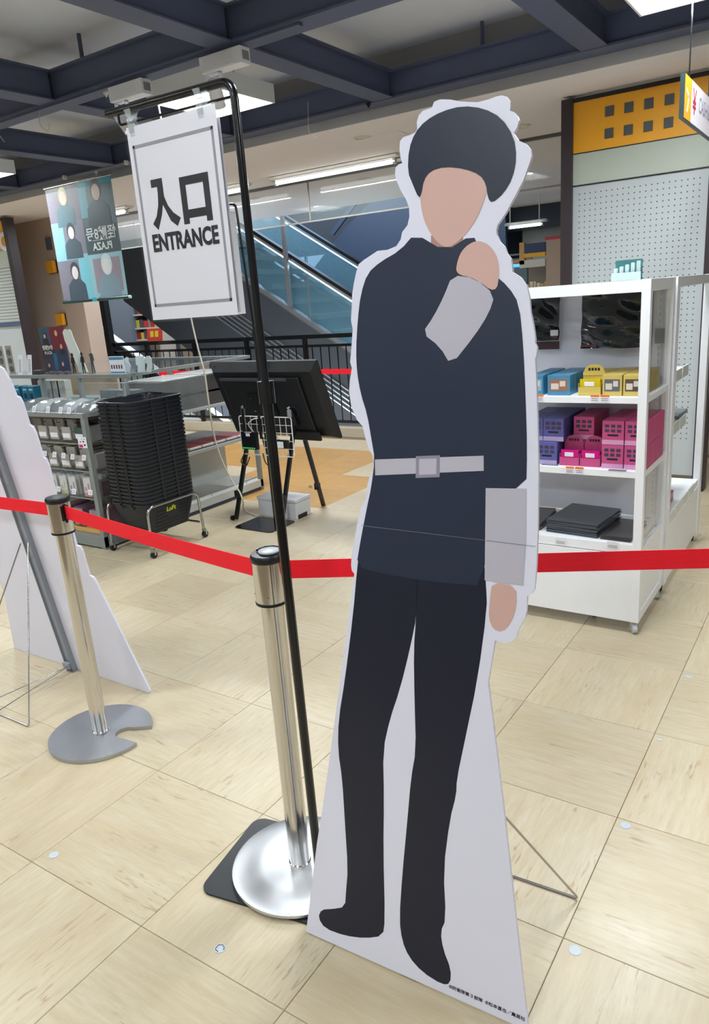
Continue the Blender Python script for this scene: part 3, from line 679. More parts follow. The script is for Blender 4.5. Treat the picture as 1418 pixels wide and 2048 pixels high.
# sheet in clear sleeve
sg = thing('hanging_sign', 'white entrance sheet in a clear sleeve with thick black lettering', 'sign', (-1.237, 1.112, 1.436))
SW, SH = .238, .366
b_ = MB(); b_.box(0, SW, 0, .0008, 0, SH); b_.build('paper', M_paper, sg, local=True)
fm = MB(); g = .011; q_ = .0055; yy = -.0006
for (a, b, c, d) in ((g, SW-g, .026, .026+q_), (g, SW-g, SH-.034-q_, SH-.034), (g, g+q_, .026, SH-.034), (SW-g-q_, SW-g, .026, SH-.034)): fm.box(a, b, yy, yy+.0004, c, d)
fm.build('printed_border', mat('printed_border_grey', (150, 148, 158), .5), sg, local=True)
def glyph(polys, name, m, y=-.0006):
    b = MB()
    for P in polys: b.prism([(u, y, v) for u, v in P], (0, .0004, 0))
    return b.build(name, m, sg, local=True)
# strokes of the two characters
def nyu(x0, z0, w, h):
    return [[(x0+w*.08, z0+h*1.0), (x0+w*.50, z0+h*1.0), (x0+w*.50, z0+h*.86), (x0+w*.50, z0+h*.62), (x0+w*.60, z0+h*.42), (x0+w*.76, z0+h*.26), (x0+w*1.0, z0+h*.13), (x0+w*.86, z0-h*.03), (x0+w*.64, z0+h*.10), (x0+w*.52, z0+h*.30), (x0+w*.42, z0+h*.46),
            (x0+w*.34, z0+h*.26), (x0+w*.24, z0+h*.10), (x0+w*.14, z0-h*.05), (x0-w*.03, z0+h*.09), (x0+w*.14, z0+h*.24), (x0+w*.25, z0+h*.46), (x0+w*.29, z0+h*.70), (x0+w*.29, z0+h*.84), (x0+w*.08, z0+h*.84)]]
def kou(x0, z0, w, h):
    t = .15*w
    return [[(x0, z0+h), (x0+w, z0+h), (x0+w, z0-h*.02), (x0+w-t, z0-h*.02), (x0+w-t, z0+h*.08), (x0+t, z0+h*.08), (x0+t, z0-h*.02), (x0, z0-h*.02)],
            ]
KX = .036; KZ = .173
glyph(nyu(KX+.006, KZ+.004, .076, .088), 'printed_character', M_ink)
x0, z0, w_, h_ = KX+.090, KZ+.008, .076, .078; t_ = .0150
b_ = MB()
for (a, b, c, d) in ((x0, x0+t_, z0-.006, z0+h_), (x0+w_-t_, x0+w_, z0-.006, z0+h_), (x0+t_, x0+w_-t_, z0+h_-t_, z0+h_), (x0+t_, x0+w_-t_, z0+.004, z0+.004+t_)): b_.box(a, b, -.0006, -.0002, c, d)
b_.build('printed_character', M_ink, sg, local=True)
Mx = Matrix.Translation((.121, -.0006, .147)) @ Matrix.Rotation(R(90), 4, 'X')
text('printed_word', 'ENTRANCE', .044, M_ink, sg, Mx, bold=.0016, sx=.80)
sl = MB(); sl.box(-.003, SW+.003, -.0026, -.0020, -.004, SH+.003); sl.box(-.003, SW+.003, .0016, .0022, -.004, SH+.003); 
sleeve_m = glassy('glossy_sleeve', (225, 228, 240), .012, rough=.05, spec=-.3); sl.build('clear_sleeve', sleeve_m, sg, local=True)
b_ = MB(); b_.box(.012, SW-.002, .010, .0112, .004, SH-.02); b_.build('back_paper', M_paper, sg, local=True)
for k, u in enumerate((.012, .198)):
    c = thing('sign_clip', ('clear plastic clip holding the left corner of the entrance sheet', 'clear plastic clip holding the right corner of the entrance sheet')[k], 'clip', (-1.237+u+.004, 1.116, 1.812))
    m = glassy('clip_plastic', (210, 220, 225), .35, rough=.06)
    b = MB(); b.lathe([(.0075, -.009), (.0095, -.006), (.0095, .006), (.0075, .009)], (0, 0, 0), 14, 'X'); b.build('barrel', m, c, local=True, smooth=40)
    for s in (-1, 1):
        b = MB(); b.prism([(-.006, s*.003, .004), (.006, s*.003, .004), (.008, s*.010, .020), (-.008, s*.010, .020)], (0, s*.0022, 0)); b.build('grip', m, c, local=True)
        b = MB(); b.prism([(-.007, s*.006, -.006), (.007, s*.006, -.006), (.006, s*.0035, -.026), (-.006, s*.0035, -.026)], (0, s*.002, 0)); b.build('jaw', m, c, local=True)

# second sign stand behind
s3 = thing('sign_stand', 'distant black sign stand standing behind the screen legs', 'sign stand', (-3.216, 3.729, .0005))
b_ = MB(); outl = []
for cx, cyy, a0 in ((.035, .035, 180), (.335-.035, .035, 270), (.335-.035, .28-.035, 0), (.035, .28-.035, 90)):
    for i in range(n+1):
        a = R(a0+90*i/n); outl.append((-3.445+cx+.035*math.cos(a), 3.548+cyy+.035*math.sin(a), .0005))
b_.prism(outl, (0, 0, .006)); b_.build('base_plate', M_blackmetal, s3)
q = MB(); q.tube([(-3.216, 3.729, .006), (-3.228, 3.729, 1.30)], .011, 12); q.build('lower_pole', M_blackmetal, s3, smooth=40)
q = MB(); q.tube([(-3.228, 3.729, 1.262), (-3.228, 3.729, 1.30)], .017, 14); q.build('height_collar', M_blackmetal, s3, smooth=40)
tp_ = at(468.6, 408, Y=3.729); q = MB(); q.tube(bendpath([(-3.228, 3.729, 1.28), (tp_.x+.01, 3.729, tp_.z), (tp_.x-.16, 3.60, tp_.z)], .03, 6), .008, 12); q.build('upper_pole', M_blackmetal, s3, smooth=40)
b_ = MB(); A = at(474, 423, Y=3.72); Bq = at(506, 626, Y=3.72)
sh = thing('hanging_sign', 'white sign sheets seen edge-on behind the entrance sign', 'sign', (A.x-.2, 3.62, Bq.z))
dx, dy = -.16, -.13
for k in range(2):
    b_ = MB(); o_ = .022*k
    b_.prism([(A.x-o_, 3.70+o_, Bq.z), (A.x-o_+dx, 3.70+o_+dy, Bq.z), (A.x-o_+dx, 3.70+o_+dy, A.z), (A.x-o_, 3.70+o_, A.z)], (.004, -.004, 0)); b_.build('paper', M_paper, sh)
b_ = MB(); b_.tube([(A.x, 3.70, 1.80), (A.x+.03, 3.73, 1.80)], .003, 6); b_.build('sheet_hook', M_blackmetal, sh)
# ================================================================== WHITE DISPLAY CASE (right)
CX1, CX0, CY0, CY1 = -.654, -1.80, 3.0, 3.45
ZB, ZT = .055, 1.443
case = thing('display_case', 'white end-of-aisle display case on clear casters with glass side', 'display case', (-1.2, 3.2, 0))
pw = .034
for x0 in (CX0, CX1-pw):
    for y0 in (CY0, CY1-pw):
        b_ = MB(); b_.box(x0, x0+pw, y0, y0+pw, ZB, ZT, .0015); b_.build('corner_post', M_shelfwhite, case)
b_ = MB(); b_.box(CX0+pw, CX1-pw, CY0, CY0+.03, ZT-.045, ZT-.001); b_.box(CX1-.03, CX1-.001, CY0+pw, CY1-pw, ZT-.045, ZT-.001); b_.box(CX0+.001, CX0+.03, CY0+pw, CY1-pw, ZT-.045, ZT-.001)
b_.build('top_rail', M_shelfwhite, case)
b_ = MB(); b_.box(CX0+.002, CX1-.002, CY0+.03, CY1-.002, ZT-.012, ZT-.003); b_.build('top_panel', M_shelfwhite, case)
b_ = MB(); b_.box(CX0+pw, CX1-pw, CY1-.03, CY1-.012, .40, ZT-.045); b_.build('back_panel', mat('case_back', (230, 234, 246), .5), case)
b_ = MB(); b_.box(CX0+pw, CX1-pw, CY0+.003, CY0+.021, ZB, .352); b_.build('front_panel', M_shelfwhite, case)
b_ = MB(); b_.box(CX1-.020, CX1-.006, CY0+pw, CY1-pw, ZB+.04, .372); b_.build('side_panel', M_shelfwhite, case)
b_ = MB(); b_.box(CX1-.018, CX1-.013, CY0+pw, CY1-pw, .40, ZT-.045); b_.build('side_glass', M_clear, case)
b_ = MB(); b_.box(CX1-.024, CX1-.002, CY0+pw, CY1-pw, ZB, ZB+.04); b_.build('side_rail', M_shelfwhite, case)
for nm, z0, z1 in (('shelf', .978, 1.003), ('shelf', .679, .706), ('shelf', .356, .395)):
    b_ = MB(); b_.box(CX0+pw+.001, CX1-.003 if z0 > .5 else CX1-pw, CY0+.008, CY1-.032, z0, z1, .001); b_.build(nm, M_shelfwhite, case)
b_ = MB(); b_.box(CX1-.075, CX1-.05, CY1-.05, CY1-.03, .40, ZT-.045); b_.build('slotted_upright', M_shelfwhite, case)
b_ = MB(); z = .42
while z < 1.36:
    b_.box(CX1-.049, CX1-.0485, CY1-.045, CY1-.040, z, z+.016); z += .028
o = b_.build('slot_row', M_ink, case); o['kind'] = 'stuff'
b_ = MB(); b_.box(CX1-.055, CX1-.02, CY1-.10, CY1-.075, 1.18, 1.24, .003); b_.build('door_lock', M_greysteel, case)
def caster(parent, x, y, m, r=.022):
    b = MB(); b.lathe([(r*.6, -.011), (r, -.008), (r, .008), (r*.6, .011)], (0, 0, 0), 20, 'X'); b.xform(Matrix.Translation((x, y, r)) @ Matrix.Rotation(.5, 4, 'Z'))
    w = b.build('caster_wheel', m, parent, smooth=40)
    b = MB(); b.box(x-.016, x+.016, y-.004, y+.004, r*.9, ZB, 0); b.build('caster_fork', M_chrome, parent)
M_cast = mat('clear_caster', (190, 196, 200), .25)
for x, y in ((CX1-.02, CY0+.02), (CX1-.02, CY1-.02), (CX0+.03, CY0+.02), (CX0+.03, CY1-.02), (CX1-.22, CY0+.12)): caster(case, x, y, M_cast)
# price tags
def ptag(px, py, Y, w=.035, h=.03, lab='', col=(232, 120, 40), nm='price_tag', X=None):
    p = at(px, py, Y=Y) if X is None else at(px, py, X=X)
    t = thing(nm, lab, 'price tag', p, 'price tags on the white case')
    b = MB(); b.box(-w/2, w/2, -.0012, 0, -h/2, h/2); b.build('card', M_paper, t, local=True)
    cd_ = t.children[0]
    if col:
        b = MB(); b.box(-w/2, w/2, -.0017, -.0012, h*.22, h/2); b.build('stripe', mat('tag_orange', col, .5), cd_, local=True)
    b = MB()
    for k in range(2): b.box(-w*.4, w*.35, -.0016, -.0012, -h*.30+k*h*.24, -h*.22+k*h*.24)
    b.build('small_print', mat('grey_print', (120, 120, 124), .6), cd_, local=True)
for px, py, lab in [(1079, 796, 'orange and white price tag at the cutout edge on the upper shelf'), (1190, 797, 'left orange price tag of the pair on the upper shelf lip'), (1210, 797, 'right orange price tag of the pair on the upper shelf lip'),
                    (1140, 940, 'left orange price tag of the pair on the middle shelf lip'), (1159, 941, 'right orange price tag of the pair on the middle shelf lip'), ]:
    ptag(px, py, CY0+.007, lab=lab)
for px, py, lab in [(1122, 1083, 'plain white price tag on the lowest shelf lip, left one'), (1226, 1091, 'plain white price tag on the lowest shelf lip, right one')]:
    ptag(px, py, CY0+.007, w=.05, col=None, lab=lab)
# packaged goods
def carton(name, w, d, h, body, panel, lab, loc, marks, parent_first=None, window=None):
    t = thing(name, lab, 'box', loc)
    b = MB(); b.box(0, w, 0, d, 0, h, .0008); t0 = t; t = b.build('carton', body, t0, local=True)
    if window:
        b = MB(); b.box(w*.10, w*.90, -.0006, 0, h*.22, h*.80); b.build('picture_window', window, t, local=True)
        b = MB(); b.box(w*.16, w*.5, -.0010, -.0006, h*.3, h*.6); b.box(w*.55, w*.8, -.0010, -.0006, h*.45, h*.72); b.build('printed_shapes', mat('pale_print', (206, 196, 186), .5), t, local=True)
    else:
        b = MB()
        for i in range(3):
            for j in range(2): b.box(w*(.12+.28*i), w*(.12+.28*i)+w*.2, -.0006, 0, h*(.52+.2*j), h*(.52+.2*j)+h*.13)
        b.build('printed_tiles', panel, t, local=True)
        b = MB(); b.box(w*.25, w*.75, -.0006, 0, h*.36, h*.44); b.build('printed_title', M_ink, t, local=True)
        b = MB(); b.box(0, w, -.0006, 0, 0, h*.2); b.build('pale_band', marks, t, local=True)
    return t0
K = dict(blue=mat('carton_blue', (66, 128, 164), .4), gold=mat('carton_ochre', (196, 174, 92), .4), purple=mat('carton_purple', (84, 88, 152), .4), pink=mat('carton_pink', (186, 74, 126), .4),
         tile=mat('carton_dark_print', (66, 56, 78), .4), lil=mat('carton_lilac', (176, 160, 200), .4), lilp=mat('carton_pale_pink', (208, 150, 190), .4),
         win1=mat('window_teal', (128, 170, 178), .3), win2=mat('window_rust', (150, 104, 84), .3), win3=mat('window_slate', (92, 98, 104), .3), win4=mat('window_brown', (86, 74, 60), .3))
z = 1.0035
ROW = ['front', 'second', 'third', 'fourth']
fr = [('blue', -1.150, .068, 'win1', 'blue picture box on the upper shelf, hard by the cutout edge'), ('blue', -1.062, .094, 'win2', 'blue box with a rust picture, left of the open yellow box'),
      ('gold', -.836, .076, 'win3', 'ochre box with a slate picture, right of the open yellow box'), ('gold', -.755, .072, 'win4', 'ochre box with a brown picture, at the case corner')]
for col, x0, w, win, lab in fr:
    a = carton('product_box', w, .07, .082, K[col], K['tile'], lab, (x0, CY0+.045, z), K['lil'], window=K[win])
    a['group'] = 'boxes on the upper shelf'
    for k in range(1, 4):
        dup(a, (x0+.001*k, CY0+.045+.0715*k, z), '%s box in the %s row back on the upper shelf, %s' % (('blue', 'ochre')[col == 'gold'], ROW[k], {-1.150: 'by the cutout', -1.062: 'second column', -.836: 'third column', -.755: 'last column'}[x0]), group='rear boxes on the upper shelf')
for k in range(1, 4):
    t = thing('product_box', 'ochre box in the %s row back, behind the open yellow box' % ROW[k], 'box', (-.932, CY0+.045+.0715*k, z), 'rear boxes on the upper shelf'); b_ = MB(); b_.box(0, .09, 0, .07, 0, .08, .0008); b_.build('carton', K['gold'], t, local=True)
def open_box(x0, y0, z, w, body, inner, lab, hd):
    t = thing('open_display_box', lab, 'box', (x0, y0, z))
    b = MB(); b.box(0, w, 0, .002, 0, .035); b.box(0, w, .066, .068, 0, .075); b.box(0, .002, .002, .066, 0, .05); b.box(w-.002, w, .002, .066, 0, .05); b.box(0.002, w-.002, .002, .066, 0, .002); b.build('tray', body, t, local=True)
    b = MB(); pts = [(0, .064, .075), (w, .064, .075), (w, .064, .09)]+[(w/2+w*.46*math.cos(a*math.pi/8), .064, .09+.030*math.sin(a*math.pi/8)) for a in range(9)]+[(0, .064, .09)]
    b.prism(pts, (0, .002, 0)); b.build('header_flap', hd, t, local=True)
    b = MB()
    for k in range(4): b.box(w*(.24+.14*k), w*(.24+.14*k)+w*.10, .0634, .064, .094, .105)
    b.build('header_print', M_ink, t, local=True)
    for k in range(3):
        b = MB(); b.box(.004, w-.004, .006+.017*k, .020+.017*k, .003, .066-.004*k, .002); b.build('foil_pack', inner, t, local=True)
    b = MB(); b.box(w*.25, w*.7, .0052, .006, .038, .056); b.build('pack_label', M_paper, t, local=True)
    return t
foilY = mat('foil_yellow', (236, 218, 30), .22, metal=.5); foilP = mat('foil_magenta', (226, 24, 150), .22, metal=.5)
open_box(-.932, CY0+.04, z, .09, K['gold'], foilY, 'open display box of shiny yellow packs on the upper shelf', K['gold'])
# middle shelf, two layers
z = .7065; dz = .099
for k, (x0, lab) in enumerate([(-1.198, 'lower purple box partly hidden by the cutout'), (-1.108, 'lower purple box at the left of the middle shelf')]):
    a = carton('product_box', .088, .075, .097, K['purple'], K['tile'], lab, (x0, CY0+.04, z), K['lil'])
    b = dup(a, (x0+.022, CY0+.06, z+dz), ('upper purple box partly hidden by the cutout', 'upper purple box stacked at the left of the middle shelf')[k])
    for j in range(1, 4):
        dup(a, (x0, CY0+.04+.078*j, z), 'purple box in the %s row back of the lower layer, %s column' % (ROW[j], ('left', 'right')[k]), group='rear purple boxes below'); dup(a, (x0+.022, CY0+.06+.077*j, z+dz), 'purple box in the %s row back of the upper layer, %s column' % (ROW[j], ('left', 'right')[k]), group='rear purple boxes above')
open_box(-1.010, CY0+.045, z, .083, K['pink'], foilP, 'left open display box of shiny magenta packs', K['pink'])
open_box(-.922, CY0+.045, z, .083, K['pink'], foilP, 'right open display box of shiny magenta packs', K['pink'])
pinks = []
for k, (x0, lab) in enumerate([(-.832, 'lower pink box right of the open magenta packs'), (-.742, 'lower pink box against the case corner post')]):
    a = carton('product_box', .086, .075, .097, K['pink'], K['tile'], lab, (x0, CY0+.04, z), K['lilp']); pinks.append(a)
    for j in range(1, 4): dup(a, (x0, CY0+.04+.078*j, z), 'lower pink box in the %s row back, column %s' % (ROW[j], ('right of the open packs', 'at the corner post')[k]), group='rear pink boxes below')
for x0 in (-1.010, -.922):
    for j in range(1, 4): dup(pinks[0], (x0, CY0+.04+.078*j, z), 'lower pink box in the %s row back, behind the %s open magenta packs' % (ROW[j], 'left' if x0 < -1 else 'right'), group='rear pink boxes below')
for x0, y0, lab in ((-.975, CY0+.125, 'upper pink box set back at the left of the pink stack'), (-.925, CY0+.045+.078, None), (-.832, CY0+.042, 'upper pink box second from the case corner'), (-.742, CY0+.042, 'upper pink box against the case corner post')):
    if lab is None: continue
    dup(pinks[0], (x0, y0, z+dz), lab)
    for j in range(1, 4):
        if y0+.078*j+.076 < CY1-.035: dup(pinks[0], (x0, y0+.078*j, z+dz), lab.replace('upper pink box', 'pink box %s behind the upper one' % ('', 'one', 'two', 'three')[j]), group='rear pink boxes above')
# leaflets on the middle shelf
for px, py, lab in [(1100, 929, 'small dark picture card lying before the purple boxes'), (1235, 940, 'strip of picture cards lying at the front of the middle shelf')]:
    p = at(px, py, z=.708); b_ = MB(); b_.box(p.x-.035, p.x+.035, p.y-.008, p.y+.010, .7065, .708); tag(b_.build('picture_card', mat('card_dark', (96, 104, 122), .4, noise=.3, nscale=50)), lab, 'card')
# folders on the lowest shelf
def pile(x0, x1, y0, y1, n, yaw, lab, m, th=.0075):
    g = lab
    for k in range(n):
        b = MB(); b.box(-(x1-x0)/2, (x1-x0)/2, -(y1-y0)/2, (y1-y0)/2, 0, th-.0012, .001)
        o = one(b, 'picture_file', m, (lab[0]+', %s from the bottom' % ('first', 'second', 'third', 'fourth', 'fifth', 'sixth', 'seventh', 'eighth')[k]) if k < n-1 else lab[1], 'file', group=lab[2])
        o.location = ((x0+x1)/2+random.uniform(-.004, .004), (y0+y1)/2+random.uniform(-.004, .004), .3955+k*th); o.rotation_euler.z = R(yaw+random.uniform(-2, 2))
M_file = mat('grey_glossy_file', (62, 70, 80), .22, noise=.2, nscale=7, coat=.3); M_file2 = mat('dark_picture_file', (58, 56, 60), .25, noise=.45, nscale=9, coat=.3)
pile(-1.06, -.83, CY0+.05, CY0+.33, 8, -5, ('grey file inside the left pile on the lowest shelf', 'topmost plain grey file of the left pile on the lowest shelf', 'grey files in the left pile'), M_file)
pile(-.825, -.70, CY0+.04, CY0+.30, 3, 0, ('dark picture file inside the right pile on the lowest shelf', 'topmost dark picture file of the right pile on the lowest shelf', 'dark files in the right pile'), M_file2)
pile(-1.32, -1.11, CY0+.06, CY0+.33, 4, 3, ('dark file inside the pile half hidden by the cutout', 'topmost dark file of the pile half hidden by the cutout', 'dark files behind the cutout'), M_file2)
# hanging dark posters in crinkled film
def film(A, B, m, lab, tagon=False):
    x0, x1, z0, z1 = A.x, B.x, B.z, A.z
    t = thing('wrapped_print', lab, 'print', (x0, CY1-.06, z0))
    nx, nz = 26, 18; b = MB(); rnd = random.Random(lab); g = []
    for j in range(nz+1):
        row = []
        for i in range(nx+1):
            u, v = i/nx, j/nz
            yy = .014*math.sin(8*u+4*v+.3*math.sin(9*v))+.009*math.sin(11*v-7*u)+.004*math.sin(25*u*v+3)+.012*math.sin(15*v+6*u)+.055*v-.04
            row.append(b.bm.verts.new((x0+(x1-x0)*u, CY1-.075+yy*(.4+.6*math.sin(math.pi*u)), z0+(z1-z0)*v)))
        g.append(row)
    for j in range(nz):
        for i in range(nx): b.bm.faces.new((g[j][i], g[j][i+1], g[j+1][i+1], g[j+1][i]))
    bmesh.ops.solidify(b.bm, geom=b.bm.faces[:], thickness=.002)
    b.build('film', m, t, smooth=60)
    b = MB(); b.box(x0+.004, x1-.004, CY1-.094, CY1-.092, z0+.006, z0+.018); b.build('dark_red_band', mat('maroon_print', (92, 48, 56), .4), t)
    if tagon:
        b = MB(); b.box(x1-.035, x1, CY1-.098, CY1-.096, z0+.02, z0+.045); b.build('price_card', M_paper, t)
M_film = mat('crinkled_dark_film', (40, 50, 58), .12, coat=1, bump=.6, bscale=7, spec=1, noise=.4, nscale=8)
film(at(1040, 595, Y=3.36), at(1117, 680, Y=3.36), M_film, 'dark film-wrapped print hanging left inside the case', True)
A_ = at(1162, 590, Y=3.36); B_ = at(1300, 694, Y=3.36); B_.x = min(B_.x, CX1-.08)
film(A_, B_, M_film, 'large dark crinkled film-wrapped print hanging right inside the case')
b_ = MB(); p = at(1095, 683, Y=3.37); b_.box(-.08, .055, -.005, .0, -.035, 0.0); b_.xform(Matrix.Translation((p.x, 3.372, p.z))); tag(b_.build('maroon_card', mat('maroon_card', (60, 36, 42), .4)), 'dark maroon card below the left hanging print', 'card')
# translucent folded blister on top of the case
p = at(1256, 553, Y=3.2); t = thing('blister_pack', 'translucent white blister pack with a teal card on top of the case', 'package', (p.x, 3.2, ZT))
q0 = at(1229, 553, Y=3.2); q1 = at(1283, 548, Y=3.2); q2 = at(1284, 517, Y=3.2); wd = q1.x-q0.x; hh = q2.z-ZT
b_ = MB(); b_.box(-wd/2, wd/2, .01, .012, 0, hh); b_.build('teal_card', mat('teal_card', (52, 110, 112), .4), t, local=True)
b_ = MB()
for k in range(5): b_.box(-wd/2+k*wd/5+.002, -wd/2+(k+1)*wd/5-.002, -.03+.004*k, -.008, .0, hh*.62+.006*k, .006)
b_.build('blister_cup', mat('frosted_plastic', (186, 206, 206), .2, alpha=.75), t, local=True, smooth=50)
b_ = MB(); b_.box(-wd/2-.004, wd/2+.004, -.034, -.031, 0, .03); b_.build('front_fold', mat('frosted_plastic', (214, 228, 226), .25), t, local=True)

# ---------- long white gondola behind the case
GX = -.65; gon = thing('gondola', 'long white pegboard gondola behind the display case', 'shelving unit', (-1.1, 3.8, 0))
for y0 in (3.475, 4.33):
    b_ = MB(); b_.box(GX-.035, GX, y0, y0+.06, .05, 1.443, .0015); b_.build('upright', M_shelfwhite, gon)
b_ = MB(); b_.box(GX-.033, GX-.002, 3.535, 4.33, 1.40, 1.442); b_.build('top_rail', M_shelfwhite, gon)
def holes(x0, x1, z0, z1, y, pitch, r, parent, plane='Y'):
    b = MB(); x = x0
    while x <= x1:
        z = z0
        while z <= z1:
            P = [(r*math.cos(k*math.pi/3), r*math.sin(k*math.pi/3)) for k in range(6)]
            vs = [b.bm.verts.new((x+u, y, z+v) if plane == 'Y' else (y, x+u, z+v)) for u, v in P]; b.bm.faces.new(vs)
            z += pitch
        x += pitch
    o = b.build('peg_hole', M_hole, parent); o['kind'] = 'stuff'; return o
for z0, z1, xo in ((.985, 1.01, .03), (.735, .76, .03), (.33, .36, -.0)):
    b_ = MB(); b_.box(GX-.24, GX-.01-xo, 3.50, 4.02 if z0 > .5 else 4.33, z0, z1); b_.build('shelf', M_shelfwhite, gon)
    k = 0; y = 3.56
    while y < (3.9 if z0 > .5 else 4.2):
        b_ = MB(); b_.box(GX-.012-xo, GX-.006-xo, y, y+.14, z0-.015, z1+.012); b_.build('price_rail', mat('rail_clear_white', (214, 222, 220), .25), gon)
        y += .165
b_ = MB(); b_.box(GX-.02, GX-.005, 3.53, 4.36, .05, .325); b_.build('plinth', M_shelfwhite, gon)
for y in (3.52, 4.34):
    caster(gon, GX-.03, y, M_black)
for y0, z0, w, h, m, lab in ((3.62, 1.0105, .10, .05, 'win1', 'small grey package on the top shelf of the gondola side'), (3.64, .7605, .2, .02, 'gold', 'flat tan package on the middle shelf of the gondola side'), (3.60, .3605, .28, .05, 'pink', 'red wrapped packs on the base shelf of the gondola side'), (3.9, .7605, .25, .02, 'win3', 'dark flat package at the far end of the middle gondola shelf')):
    b_ = MB(); b_.box(-.16, -.02, 0, w, 0, h, .003); o = one(b_, 'package', mat('pack_'+m, {'win1': (176, 186, 184), 'gold': (176, 150, 116), 'pink': (150, 60, 66), 'win3': (90, 98, 102)}[m], .3), lab, 'package'); o.location = (GX-.03, y0, z0)

# ---------- wall fixtures with pegboard / slats and mustard header
def fixture(x0, x1, Y, lab, kind):
    t = thing('wall_fixture', lab, 'shelving unit', ((x0+x1)/2, Y, 0))
    for xx in (x0, x1-.075):
        b = MB(); b.box(xx, xx+.075, Y-.03, Y+.08, 0, 2.62); b.build('side_post', M_brown, t)
    b = MB(); b.box(x0+.075, x1-.075, Y, Y+.02, 2.285, 2.595); b.build('header_panel', M_yellow, t)
    b = MB(); b.box(x0+.075, x1-.075, Y-.01, Y+.02, 2.595, 2.62); b.build('top_edge', M_black, t)
    b = MB(); b.box(x0+.075, x1-.075, Y, Y+.02, 2.085, 2.28); b.build('plain_band', mat('pale_green_grey', (172, 180, 168), .5), t)
    for zz in (2.281, 2.079):
        b = MB(); b.box(x0+.075, x1-.075, Y-.003, Y+.01, zz-.003, zz+.003); b.build('joint_strip', M_ink, t)
    b = MB(); b.box(x0+.075, x1-.075, Y+.004, Y+.02, .1, 2.076); b.build('pegboard' if kind == 'peg' else 'slatwall', M_peg, t)
    if kind == 'peg': holes(x0+.12, x1-.1, .36, 2.05, Y+.0035, .0362, .0045, t)
    else:
        z = 1.40
        while z < 2.05:
            b = MB(); b.box(x0+.08, x1-.08, Y-.006, Y+.004, z, z+.030); b.build('slat', mat('slat_grey', (178, 184, 178), .45), t); z += .036
        b = MB(); b.box(x0+.075, x1-.075, Y-.02, Y+.004, 1.42, 1.47); b.build('dark_rail', M_beam, t)
    return t
f1 = fixture(-1.80, -.79, 5.45, 'tall pegboard fixture with a mustard header at the right', 'peg')
for i in range(4):
    for j in range(2):
        b_ = MB(); x0 = -1.517+.1225*i; z0 = 2.343+.132*j; b_.box(x0, x0+.056, 5.444, 5.449, z0, z0+.060); b_.build('dark_square', mat('slate_square', (72, 76, 74), .5), f1)
f2 = fixture(-10.2, -8.24, 5.45, 'tall slatted fixture with a mustard header at the left edge', 'slat')
Mx = Matrix.Translation((-8.37, 5.444, 2.36)) @ Matrix.Rotation(R(90), 4, 'X')
text('header_letter', 'O', .26, M_paper, f2, Matrix.Translation((-f2.location.x, -f2.location.y, 0)) @ Mx, bold=.012)

# hanging cashier sign
hs = thing('hanging_sign', 'yellow and white hanging cashier sign at the top right', 'sign', (-.79, 4.1, 2.155))
b_ = MB(); b_.box(-.800, -.780, 4.10, 4.92, 2.155, 2.345); b_.build('sign_box', mat('sign_dark_edge', (24, 44, 48), .4), hs)
b_ = MB(); b_.box(-.780, -.7785, 4.112, 4.27, 2.158, 2.342); b_.build('yellow_field', mat('sign_yellow', (232, 176, 44), .4, emit=.25), hs)
b_ = MB(); b_.box(-.780, -.7785, 4.27, 4.915, 2.158, 2.342); b_.build('white_field', mat('sign_white', (236, 234, 244), .4, emit=.35), hs)
MS = lambda y, z: Matrix.Translation((-.7780+.79, y-4.1, z-2.155)) @ Matrix.Rotation(R(90), 4, 'Z') @ Matrix.Rotation(R(90), 4, 'X')
text('yen_mark', '¥', .155, mat('sign_red', (196, 52, 84), .5), hs, MS(4.35, 2.25), bold=.002)
text('printed_word', 'CASHIER', .10, mat('sign_pale_letters', (176, 172, 190), .5), hs, MS(4.66, 2.262), bold=.001)
b_ = MB(); 
for P in ([(4.14, 2.275), (4.155, 2.29), (4.215, 2.265), (4.205, 2.25)], [(4.205, 2.272), (4.222, 2.262), (4.185, 2.185), (4.165, 2.190)]): b_.prism([(-.7783, y, z) for y, z in P], (.0006, 0, 0))
b_.build('arrow_mark', M_paper, hs)
for y in (4.25, 4.8):
    b_ = MB(); b_.tube([(-.79, y, 2.345), (-.79, y, 3.02)], .004, 6); b_.build('hanging_rod', M_chrome, hs)

